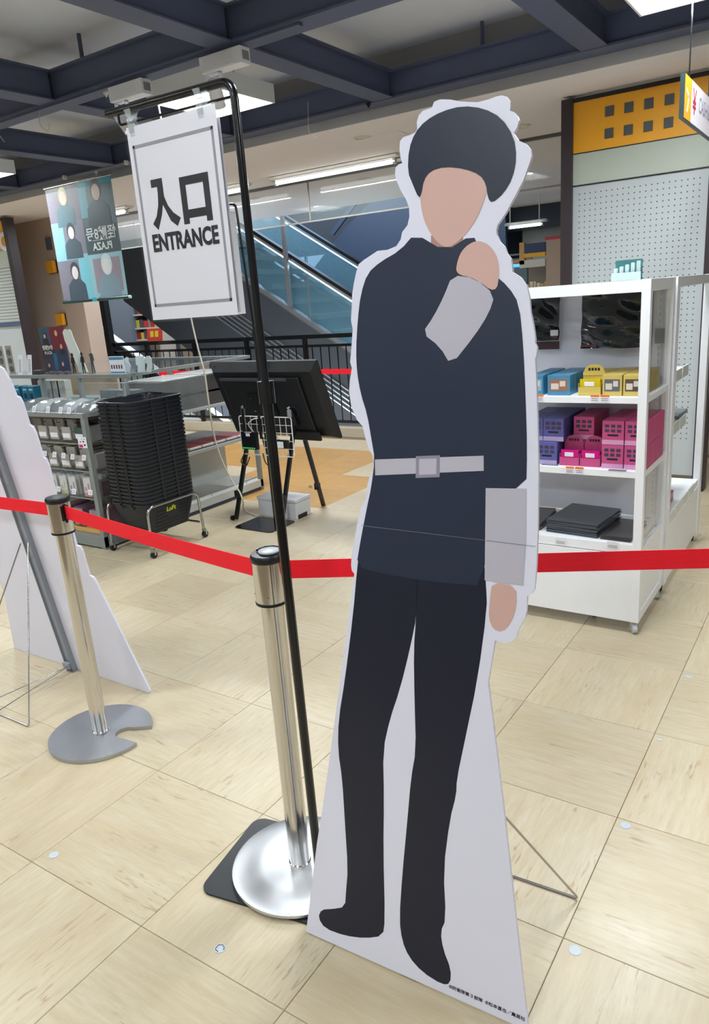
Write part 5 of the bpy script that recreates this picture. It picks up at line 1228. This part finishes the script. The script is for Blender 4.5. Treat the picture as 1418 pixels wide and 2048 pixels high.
# poster with plain colour fields
p = deck(115, 735, 3.40); t = thing('poster_board', 'upright dark poster of red, navy and teal picture fields on the deck', 'poster', (p.x, 3.40, DZ))
A_ = at(82, 655, Y=3.40); B_ = at(133, 652, Y=3.40); D_ = at(98, 735, Y=3.40); pw_, ph_ = B_.x-A_.x, A_.z-DZ
b = MB(); b.box(-pw_/2, pw_/2, 0, .004, 0, ph_); b.build('board', mat('poster_dark', (52, 50, 62), .4), t, local=True)
def fields(t, W_, Hh, F, off=-.0006, th=.0006, par=None):
    for k_, (x0, x1, z0, z1, c) in enumerate(F):
        b = MB(); b.box(-W_/2+W_*x0, -W_/2+W_*x1, off-.00008*k_, off+th, Hh*z0, Hh*z1); b.build('picture_field', mat('field_%d_%d_%d' % c, c, .45), par or t, local=True)
def bust(t, W_, Hh, cx, cz, s, hair, top, skin=(206, 176, 160)):
    """plain head-and-shoulders shape"""
    def P(L, m, y): b = MB(); b.prism([(-W_/2+W_*cx+u*s, y, Hh*cz+v*s) for u, v in L], (0, .0003, 0)); b.build('printed_shape', m, t, local=True)
    P([(-.5, -.6), (.5, -.6), (.46, -.1), (.2, .1), (-.2, .1), (-.46, -.1)], mat('field_%d_%d_%d' % top, top, .45), -.0020)
    P([(.24*math.cos(a*math.pi/8), .36+.30*math.sin(a*math.pi/8)) for a in range(16)], mat('field_%d_%d_%d' % hair, hair, .45), -.0024)
    P([(.17*math.cos(a*math.pi/7), .30+.22*math.sin(a*math.pi/7)) for a in range(14)], mat('field_%d_%d_%d' % skin, skin, .45), -.0028)
fields(t, pw_, ph_, [(0, .42, .62, 1, (60, 84, 100)), (.42, 1, .5, 1, (112, 40, 54)), (0, .5, 0, .3, (58, 56, 74)), (.5, 1, 0, .5, (44, 60, 86)), (.42, .56, .05, .42, (30, 96, 128))])
for cx, cz, s, hr_, tp2 in ((.22, .74, .07, (34, 32, 38), (48, 46, 52)), (.68, .78, .07, (196, 160, 84), (110, 44, 56)), (.8, .5, .06, (190, 150, 130), (40, 40, 60)), (.2, .1, .06, (80, 80, 92), (50, 48, 60)), (.75, .12, .06, (150, 96, 74), (60, 50, 70))): bust(t, pw_, ph_, cx, cz, s, hr_, tp2)
text('printed_word', '怪獣8号', .036, mat('poster_lettering', (226, 226, 220), .5), t, Matrix.Translation((-pw_*.24, -.0032, ph_*.545)) @ Matrix.Rotation(R(90), 4, 'X'), bold=.0006)
text('printed_word', 'PLAZA', .030, mat('poster_lettering', (226, 226, 220), .5), t, Matrix.Translation((-pw_*.24, -.0032, ph_*.435)) @ Matrix.Rotation(R(90), 4, 'X'), bold=.0004)
# white cutout backs
def silhouette(lab, px, pts, Y, m=None, name='small_cutout', base=True):
    p = at(px[0], px[1], Y=Y)
    L = [at(x, y, Y=Y) for x, y in pts]; zmin = min(v.z for v in L)
    t = thing(name, lab, 'cutout', (sum(v.x for v in L)/len(L), Y, DZ))
    b = MB(); b.prism([(v.x, Y, v.z-zmin+DZ) for v in L], (0, .003, 0)); b.build('panel', m or mat('white_acrylic', (214, 222, 218), .3), t)
    if base:
        b = MB(); cx = t.location.x; b.box(cx-.035, cx+.035, Y-.03, Y+.03, DZ, DZ+.003); b.build('stand_foot', M_acrylic, t)
    return t
silhouette('tall white acrylic cutout back leaning on the deck beside the poster', (150, 700), [(165, 745), (158, 744), (153, 728), (138, 702), (129, 680), (125, 665), (127, 659), (131, 658), (134, 660), (138, 658), (142, 662), (146, 674), (150, 684), (157, 700), (164, 716), (172, 733), (176, 744)], 3.36)
M_clearw = mat('white_acrylic_pale', (196, 210, 212), .3)
for lab, pts in [('white small cutout back behind the price board, leftmost', [(226, 722), (224, 700), (227, 695), (231, 695), (234, 700), (235, 722)]),
                 ('white small cutout back, second from left on the deck', [(246, 724), (247, 706), (245, 699), (249, 694), (254, 696), (254, 704), (258, 712), (256, 725)]),
                 ('white wide twin cutout back near the deck end', [(272, 726), (273, 714), (269, 710), (268, 696), (272, 692), (278, 694), (284, 693), (286, 700), (287, 726)]),
                 ('white small cutout back at the deck end, rightmost', [(289, 727), (292, 712), (287, 700), (290, 694), (296, 694), (300, 700), (302, 712), (300, 726)])]:
    silhouette(lab, (0, 0), pts, 3.34, M_clearw)
def figure(lab, x, px, m, hair, s=1.0, arm=0):
    t = thing('figure_stand', lab, 'figurine', (x, 3.29, DZ))
    b = MB(); b.lathe([(.022, 0), (.022, .003)], (0, 0, 0), 18); b.build('clear_base', M_acrylic, t, local=True)
    b = MB()
    b.prism([(-.014*s, 0, .004), (-.006*s, 0, .004), (-.001*s, 0, .055*s), (.002*s, 0, .055*s), (.010*s, 0, .004), (.018*s, 0, .004), (.012*s, 0, .06*s), (.014*s, 0, .10*s), (.020*s, 0, .075*s), (.024*s, 0, .078*s), (.016*s, 0, .118*s), (.004*s, 0, .124*s), (-.012*s, 0, .118*s), (-.022*s, 0, .08*s+arm), (-.018*s, 0, .078*s+arm), (-.012*s, 0, .10*s), (-.012*s, 0, .06*s)], (0, .003, 0)); b.build('body_panel', m, t, local=True)
    b = MB(); b.prism([(.002+.011*s*math.cos(a*math.pi/6), -.0003, .136*s+.014*s*math.sin(a*math.pi/6)) for a in range(12)], (0, .003, 0)); b.build('head_panel', hair, t, local=True)
K_dk = mat('figure_dark', (28, 34, 42), .4); K_ds = mat('figure_slate', (62, 76, 88), .4); K_sk = mat('figure_hair', (36, 34, 38), .4); K_sk2 = mat('figure_pale', (176, 150, 138), .4)
for px, lab, m, hr_, arm, s in ((149, 'dark flat figure stand before the white cutout, left', K_dk, K_sk, 0, .95), (168, 'dark flat figure stand right of the white cutout', K_dk, K_sk, 0, .98), (187, 'slate-topped flat figure stand with raised arm, standing alone', K_ds, K_sk2, .04, 1.12)):
    figure(lab, deck(px, 744, 3.29).x, px, m, hr_, s, arm)
# small price board
A_ = at(214, 713, Y=3.25); B_ = at(244, 712, Y=3.25); wv = B_.x-A_.x; t = thing('price_board', 'small white board with blue header and a row of dark pictures on the deck', 'sign', ((A_.x+B_.x)/2+.01, 3.25, DZ))
hv_ = .115; b = MB(); b.box(-wv/2, wv/2, 0, .002, 0, hv_); b.build('board', M_paper, t, local=True)
b = MB(); b.box(-wv/2+.004, wv/2-.004, -.0006, 0, hv_*.80, hv_*.96); b.box(-wv/2+.004, wv/2-.004, -.0006, 0, hv_*.05, hv_*.14); b.build('blue_header', mat('print_blue', (72, 140, 176), .4), t, local=True)
b = MB()
for k in range(5): b.box(-wv*.40+k*wv*.165, -wv*.40+k*wv*.165+wv*.09, -.0006, 0, hv_*.30, hv_*.52)
b.build('picture_row', mat('print_brown', (84, 70, 76), .4), t, local=True)
for k, px in enumerate((104, 117, 134)):
    p = deck(px, 744, 3.255); b = MB(); b.box(-.022, .022, 0, .03, 0, .022, .003); o = one(b, 'small_case', mat('smoky_case', (92, 84, 92), .3, noise=.4, nscale=50), ('small smoky case before the poster, left', 'small smoky case before the poster, middle', 'small smoky case before the poster, right')[k], 'package'); o.location = (p.x, 3.245, DZ)
b = MB(); p = deck(74, 744, 3.27); b.box(-.04, .04, 0, .05, 0, .03, .003); o = one(b, 'small_case', mat('dark_case', (62, 62, 62), .3), 'low dark case between the white cards and the poster', 'package'); o.location = (p.x, 3.262, DZ)

# ================================================================== SCREEN ON EASEL
scr = thing('display_screen', 'large black flat screen tilted back on the easel, seen from behind', 'screen', (-3.245, 3.95, .56), rot=(R(21), 0, R(-1.5)))
SWd, SHt = .93, .565
M_scr = mat('screen_back_black', (20, 23, 28), .38); M_scr2 = mat('screen_edge_grey', (70, 74, 80), .3)
b = MB(); b.prism([(-SWd/2, .03, 0), (SWd/2, .03, 0), (SWd/2, .03, SHt), (-SWd/2, .03, SHt)], (0, .018, 0)); b.build('front_bezel', M_scr, scr, local=True)
b = MB(); i_ = .04
V0 = [(-SWd/2, .03, 0), (SWd/2, .03, 0), (SWd/2, .03, SHt), (-SWd/2, .03, SHt)]; V1 = [(-SWd/2+i_, -.012, i_), (SWd/2-i_, -.012, i_), (SWd/2-i_, -.012, SHt-i_*1.4), (-SWd/2+i_, -.012, SHt-i_*1.4)]
loft(b, [[Vector(v) for v in V0], [Vector(v) for v in V1]], True, True); b.build('back_shell', M_scr, scr, local=True, label='tapered black back shell')
b = MB(); b.box(-SWd/2+.10, SWd/2-.14, -.030, -.012, .07, SHt-.09, .008); b.build('rear_housing', M_scr, scr, local=True)
b = MB(); b.box(-SWd/2+.10, SWd/2-.24, -.0325, -.030, SHt-.112, SHt-.092); b.build('vent_strip', M_scr2, scr, local=True)
for k in range(6):
    b = MB(); b.lathe([(.004, 0), (.004, .002)], (-SWd/2+.06+k*.16, .004, SHt-.022), 8, 'Y'); b.build('screw', M_black, scr, local=True)
b = MB(); b.box(-.16, .06, -.040, -.0305, .20, .36, .002); b.build('mount_plate', mat('mount_black', (26, 28, 32), .3, metal=.3), scr, local=True)
for x, z in ((-.13, .33), (.03, .33), (-.13, .23), (.03, .23)):
    b = MB(); b.lathe([(.006, -.004), (.005, 0)], (x, -.041, z), 10, 'Y'); b.build('mount_bolt', M_chrome, scr, local=True)
b = MB(); b.box(.15, .21, -.055, -.031, .13, .25, .004); b.build('input_box', M_black, scr, local=True)
b = MB(); b.box(.165, .19, -.0565, -.055, .21, .218); b.build('label_sticker', M_paper, scr, local=True)
b = MB(); b.tube(arc((.215, -.05, .24), .04, R(-80), R(110), 10, (1, 0, 0), (0, 0, 1)), .003, 6); b.build('short_cable', mat('blue_black_cable', (22, 30, 70), .4), scr, local=True)
b = MB(); b.box(.10, .36, -.050, -.031, .02, .085, .006); b.build('speaker_box', M_scr, scr, local=True)
es = thing('screen_easel', 'black four-legged metal easel under the tilted screen', 'easel', (-3.35, 3.95, 0))
def leg(a, b_, nm='leg'):
    q = MB(); a, b_ = Vector(a), Vector(b_); d = (b_-a).normalized(); u = Vector((1, 0, 0)); v = d.cross(u).normalized(); u = v.cross(d)
    A = [a+u*s*.013+v*t_*.010 for s, t_ in ((-1, -1), (1, -1), (1, 1), (-1, 1))]; B = [b_+u*s*.013+v*t_*.010 for s, t_ in ((-1, -1), (1, -1), (1, 1), (-1, 1))]
    loft(q, [A, B], True, True); q.build(nm, M_black, es)
leg((-3.545, 3.69, .012), (-3.455, 3.86, .70)); leg((-3.135, 3.69, .0085), (-3.07, 3.86, .70))
leg((-3.171, 4.232, .0), (-3.10, 3.99, .54)); leg((-3.56, 4.232, .0), (-3.47, 3.99, .54))
leg((-3.525, 3.735, .19), (-3.12, 3.735, .19), 'cross_bar'); leg((-3.525, 4.165, .16), (-3.155, 4.165, .16), 'cross_bar')
b = MB(); b.lathe([(.012, -.01), (.018, -.009), (.018, .009), (.012, .010)], (-3.575, 3.69, .0185), 14, 'X'); b.build('foot_wheel', M_black, es, smooth=40)
for x, y, z in ((-3.532, 3.72, .19), (-3.12, 3.72, .19), (-3.16, 4.16, .165)):
    b = MB(); b.box(x-.02, x+.02, y-.012, y+.016, z-.025, z+.025, .004); b.build('joint_block', M_black, es)
b = MB(); b.box(-3.23, -3.20, 4.150, 4.1535, .15, .17); b.build('spec_sticker', mat('pale_sticker', (178, 168, 150), .5), es)
# wire grid with small electronics
gr = thing('wire_grid', 'white wire grid panel hung on the screen legs', 'grid panel', (-3.2, 3.735, .48))
gx0, gx1, gz0, gz1 = -3.432, -2.985, .485, .745; gy = 3.715
b = MB(); b.tube(bendpath([(gx0+.05, gy, gz0), (gx0, gy, gz0), (gx0, gy, gz1), (gx1, gy, gz1), (gx1, gy, gz0), (gx0+.05, gy, gz0)], .015, 4), .0035, 8); b.build('outer_wire', M_white, gr, smooth=60)
for k in range(1, 9):
    x = gx0+(gx1-gx0)*k/9; b = MB(); b.tube([(x, gy+.004, gz0), (x, gy+.004, gz1)], .002, 6); b.build('wire', M_white, gr)
for k in range(1, 5):
    z = gz0+(gz1-gz0)*k/5; b = MB(); b.tube([(gx0, gy-.001, z), (gx1, gy-.001, z)], .002, 6); b.build('wire', M_white, gr)
rt_ = thing('network_router', 'black router with green lights fixed on the wire grid', 'router', (-3.34, 3.69, .53))
b = MB(); b.box(-3.405, -3.27, 3.685, 3.708, .525, .645, .004); b.build('housing', M_black, rt_)
b = MB()
for k in range(7): b.box(-3.395+k*.016, -3.388+k*.016, 3.6840, 3.6852, .532, .538)
b.build('status_light', mat('green_led', (40, 200, 90), .4, emit=2), rt_)
b = MB(); b.box(-3.36, -3.325, 3.6842, 3.6852, .615, .635); b.box(-3.37, -3.31, 3.6842, 3.6852, .64, .644); b.build('label_sticker', M_paper, rt_)
for x in (-3.375, -3.235):
    b = MB(); b.box(x-.009, x+.009, 3.689, 3.701, .60, .80 if x < -3.3 else .76, .004); b.build('antenna', M_black, rt_)
ps_ = thing('power_adapter', 'black power box with a white socket on the right of the grid', 'adapter', (-3.07, 3.69, .55))
b = MB(); b.box(-3.13, -3.01, 3.688, 3.708, .545, .60, .004); b.build('housing', M_black, ps_)
b = MB(); b.box(-3.10, -3.045, 3.682, 3.688, .548, .590, .003); b.build('white_socket', M_white, ps_)
for x, lab in ((-3.395, 'silver clamp holding the left top of the wire grid'), (-3.0, 'silver clamp holding the right top of the wire grid')):
    t = thing('clamp', lab, 'clamp', (x, 3.72, .745))
    b = MB(); b.box(-.010, .010, -.010, .012, 0, .05, .003); b.build('body', M_zinc, t, local=True)
    b = MB(); b.tube([(0, 0, .05), (.004, 0, .072)], .007, 10); b.tube([(-.012, -.002, .06), (.014, -.002, .066)], .004, 8); b.build('screw_knob', M_chrome, t, local=True)
for k, (pts, m, lab) in enumerate([([(-3.30, 3.70, .64), (-3.33, 3.68, .70), (-3.28, 3.685, .735), (-3.22, 3.70, .74)], 'pale_cable', 'thick pale cable looping over the router'), ([(-3.09, 3.70, .60), (-3.12, 3.69, .66), (-3.10, 3.69, .72), (-3.16, 3.70, .74)], 'pale_cable', 'pale cable looping above the power box'),
                                   ([(-3.36, 3.69, .53), (-3.40, 3.68, .48), (-3.44, 3.69, .43), (-3.40, 3.70, .40), (-3.36, 3.70, .47)], 'dark_cable', 'dark cable loop hanging under the router'), ([(-3.24, 3.70, .50), (-3.22, 3.69, .44), (-3.19, 3.69, .42), (-3.17, 3.70, .48), (-3.14, 3.70, .54)], 'dark_cable', 'dark cable loop under the grid middle')]):
    b = MB(); b.tube(bendpath(pts, .02, 4), .004, 6); tag(b.build('cable', mat(m, (190, 186, 178) if m[0] == 'p' else (30, 26, 28), .5), smooth=60), lab, 'cable')
bx = thing('white_box', 'low white plastic unit on the floor under the screen easel', 'box', (-3.3, 3.95, 0))
b = MB(); b.box(-3.477, -3.135, 3.862, 4.03, .0, .118, .006); b.build('body', mat('unit_white', (196, 198, 202), .4), bx)
b = MB(); b.box(-3.482, -3.130, 3.857, 4.035, .1185, .143, .005); b.build('lid', mat('unit_white', (196, 198, 202), .4), bx)
b = MB(); b.box(-3.1345, -3.131, 3.88, 3.98, .0, .03); b.build('dark_port', M_black, bx)
# white cable dropping from the ceiling
pts = [at(378, 600, Y=3.66), at(383, 640, Y=3.66), at(397, 700, Y=3.66), at(409, 745, Y=3.66), at(417, 800, Y=3.66), at(426, 860, Y=3.66), at(440, 910, Y=3.66), at(462, 958, Y=3.66), at(480, 985, Y=3.66)]
pts = [Vector((pts[0].x-.08, 3.66, 3.02)), Vector((pts[0].x-.03, 3.66, 2.4))]+pts+[at(486, 1005, Y=3.67), at(487, 1018, z=.04), at(498, 1026, z=.006), at(510, 1031, z=.006), at(517, 1029, z=.006)]
sm = []
for i in range(len(pts)-1):
    p0, p1, p2_, p3 = pts[max(i-1, 0)], pts[i], pts[i+1], pts[min(i+2, len(pts)-1)]
    for k in range(5):
        t_ = k/5; sm.append(.5*((2*p1)+(p2_-p0)*t_+(2*p0-5*p1+4*p2_-p3)*t_*t_+(3*p1-p0-3*p2_+p3)*t_**3))
sm.append(pts[-1])
b = MB(); b.tube(sm, .0055, 8); tag(b.build('ceiling_cable', mat('ivory_cable', (206, 200, 182), .45), smooth=60), 'ivory cable dropping from behind the entrance sign to the white unit', 'cable')

# ================================================================== BANNER
A_ = at(90, 380, Y=4.5); B_ = at(222, 355, Y=4.5); D_ = at(127, 605, Y=4.5); bw_ = .885; bh_ = A_.z-D_.z-.02
t = thing('hanging_banner', 'translucent hanging banner of pale portrait panels with mirrored lettering', 'banner', (A_.x+bw_/2, 4.5, D_.z+.015))
b = MB(); b.box(-bw_/2, bw_/2, 0, .002, 0, bh_); b.build('cloth', mat('banner_slate', (96, 118, 126), .6), t, local=True)
F = [(0, .5, .97, 1, (40, 34, 40)), (.5, 1, .955, 1, (40, 140, 156)), (0, .5, .70, .97, (112, 108, 120)), (.5, 1, .62, .955, (74, 94, 102)), (.5, .62, .70, .955, (92, 146, 158)), (0, .5, .36, .70, (126, 172, 186)), (.18, .5, .40, .70, (116, 116, 126)),
     (0, .34, .0, .36, (112, 110, 122)), (.34, .5, .0, .36, (112, 176, 190)), (.5, 1, .38, .62, (66, 82, 88)), (.5, 1, 0, .38, (140, 176, 186)), (.56, .96, .04, .34, (138, 128, 138))]
fields(t, bw_, bh_, F)
for cx, cz, s, hr_, tp2, sk in ((.26, .82, .26, (170, 164, 120), (84, 110, 118), (206, 190, 172)), (.76, .80, .30, (52, 52, 58), (60, 74, 80), (200, 180, 168)), (.30, .52, .24, (60, 66, 72), (70, 84, 92), (206, 200, 196)), (.26, .16, .26, (58, 62, 70), (62, 76, 86), (196, 190, 188)), (.76, .17, .30, (186, 200, 204), (120, 142, 154), (206, 206, 206))):
    bust(t, bw_, bh_, cx, cz, s, hr_, tp2, sk)
let = mat('banner_lettering', (206, 212, 210), .5)
mir = Matrix.Diagonal((-1, 1, 1, 1))
text('printed_word', '怪獣8号', .115, let, t, Matrix.Translation((bw_*.245, -.0032, bh_*.545)) @ Matrix.Rotation(R(90), 4, 'X') @ mir, bold=.001)
text('printed_word', 'PLAZA', .085, let, t, Matrix.Translation((bw_*.245, -.0032, bh_*.44)) @ Matrix.Rotation(R(90), 4, 'X') @ mir @ Matrix.Shear('XZ', 4, (0, 0)), bold=.002)
b = MB(); b.box(.09, .33, -.0024, -.0018, bh_*.495, bh_*.4985); b.build('thin_line', let, t, local=True)
b = MB(); b.tube([(-bw_/2-.012, 0, -.018), (bw_/2+.018, 0, -.018)], .013, 12); b.build('bottom_rod', mat('rod_dark_teal', (44, 74, 76), .2, metal=.5), t, local=True, smooth=50)
b = MB(); b.tube([(-bw_/2-.012, 0, bh_+.01), (bw_/2+.015, 0, bh_+.01)], .009, 10); b.build('top_rod', M_chrome, t, local=True, smooth=50)
b = MB(); b.lathe([(.014, -.008), (.014, .008)], (bw_/2+.024, 0, -.018), 14, 'X'); b.build('end_cap', mat('cap_teal_white', (180, 214, 208), .3), t, local=True)
b = MB(); b.box(-.02, .045, -.015, -.0135, -.032, 0); b.build('blue_tape', mat('tape_cyan', (40, 150, 170), .4), t, local=True)
for x in (-bw_/2+.03, bw_/2-.02):
    b = MB(); b.tube([(x, 0, bh_+.018), (x, .20, 2.70-t.location.z+.0)], .0018, 5); b.build('hanging_wire', M_chrome, t, local=True)
    b = MB(); b.box(x-.012, x+.012, .19, .225, 2.70-t.location.z-.03, 2.70-t.location.z+.002, .003); b.build('hook', M_white, t, local=True)

# ================================================================== TRACK SPOTLIGHTS
tr = MB(); tr.box(-6.5, -2.3, 3.19, 3.225, 2.685, 2.70); tag(tr.build('lighting_track', M_beam), 'dark lighting track fixed under the ceiling beam', 'track')
def spot(px, py, lab, yaw):
    p = at(px, py, Y=3.30); x = p.x
    t = thing('track_spotlight', lab, 'spotlight', (x, 3.21, 2.690))
    b = MB(); b.box(-.02, .25, -.035, .04, -.088, -.012, .003); b.build('driver_box', mat('spot_white', (226, 229, 238), .4), t, local=True)
    for k in range(9):
        c = MB(); z = -.082+.0075*k; c.box(.0, .20, -.0368, -.035, z, z+.003); c.build('ridge', mat('spot_white', (226, 229, 238), .4), t, local=True)
    b = MB(); b.box(.2505, .2515, -.02, .028, -.07, -.03); b.build('rating_label', mat('label_grey', (140, 136, 132), .5), t, local=True)
    b = MB(); b.box(-.045, -.02, -.015, .015, -.06, .0, .003); b.build('track_adapter', mat('spot_white', (226, 229, 238), .4), t, local=True)
    b = MB(); b.box(-.012, -.008, -.012, .012, -.17, -.088); b.box(.075, .079, -.012, .012, -.17, -.088); b.box(-.012, .079, -.012, .012, -.092, -.088); b.build('yoke', mat('spot_white', (226, 229, 238), .4), t, local=True)
    q = MB(); q.lathe([(.028, .07), (.034, .06), (.036, -.0), (.038, -.06), (.033, -.062), (.030, -.045)], (0, 0, 0), 28)
    q.xform(Matrix.Translation((.034, 0, -.185)) @ Matrix.Rotation(R(yaw), 4, 'Z') @ Matrix.Rotation(R(32), 4, 'Y')); q.build('lamp_head', mat('spot_white', (226, 229, 238), .4), t, local=True, smooth=40)
    q = MB(); q.lathe([(.0305, -.05), (.0305, -.052)], (0, 0, 0), 24); q.xform(Matrix.Translation((.034, 0, -.185)) @ Matrix.Rotation(R(yaw), 4, 'Z') @ Matrix.Rotation(R(32), 4, 'Y')); q.build('lens', mat('spot_lens', (245, 245, 240), .2, emit=1.0), t, local=True)
spot(437, 108, 'white track spotlight nearer the pole top, right of the pair', -60)
spot(254, 172, 'white track spotlight above the left end of the entrance sign arm', 200)
# clips and wire tails hanging from the beams
for px, py, Y, lab in [(412, 118, 3.26, 'small white ceiling clip left of the right spotlight'), (212, 186, 3.26, 'small white ceiling clip left of the left spotlight'), (186, 304, 4.78, 'small white clip on the far beam above the banner'), (237, 45, 1.70, 'small white clip at the top left beam edge'), (734, 160, 4.72, 'small dark clip on the far beam beside the cutout head')]:
    p = at(px, py, Y=Y); zc = 2.70
    t = thing('ceiling_clip', lab, 'clip', (p.x, Y, 2.6995))
    b = MB(); b.box(-.014, .014, -.010, .010, -.018, 0, .003); b.box(-.006, .006, -.005, .005, -.03, -.018, .002); b.build('body', M_white if 'white' in lab else M_black, t, local=True)
    b = MB(); b.tube(arc((0, 0, -.042), .009, 0, math.pi*1.6, 9, (1, 0, 0), (0, 0, 1)), .0016, 5); b.build('hook_ring', M_chrome, t, local=True)
for k, (pts, lab) in enumerate([([(-4.30, 3.20, 2.70), (-4.31, 3.19, 2.60), (-4.22, 3.18, 2.55), (-4.20, 3.18, 2.60)], 'thin wire loop dangling from the beam at the upper left'), ([(-4.75, 3.20, 2.70), (-4.74, 3.19, 2.62), (-4.68, 3.18, 2.57)], 'thin wire tail dangling at the far upper left'),
                                ([(-1.42, 2.9, 2.80), (-1.40, 2.8, 2.66), (-1.46, 2.8, 2.64), (-1.49, 2.85, 2.66)], 'white wire loop hanging from the upper right beam'), ([(-3.38, 4.73, 2.80), (-3.39, 4.72, 2.60), (-3.32, 4.72, 2.56)], 'thin wire dangling from the far beam right of the sign pole')]):
    b = MB(); b.tube(bendpath(pts, .03, 5), .0022, 5); tag(b.build('wire_tail', mat('wire_pale', (190, 188, 180), .4), smooth=60), lab, 'wire')
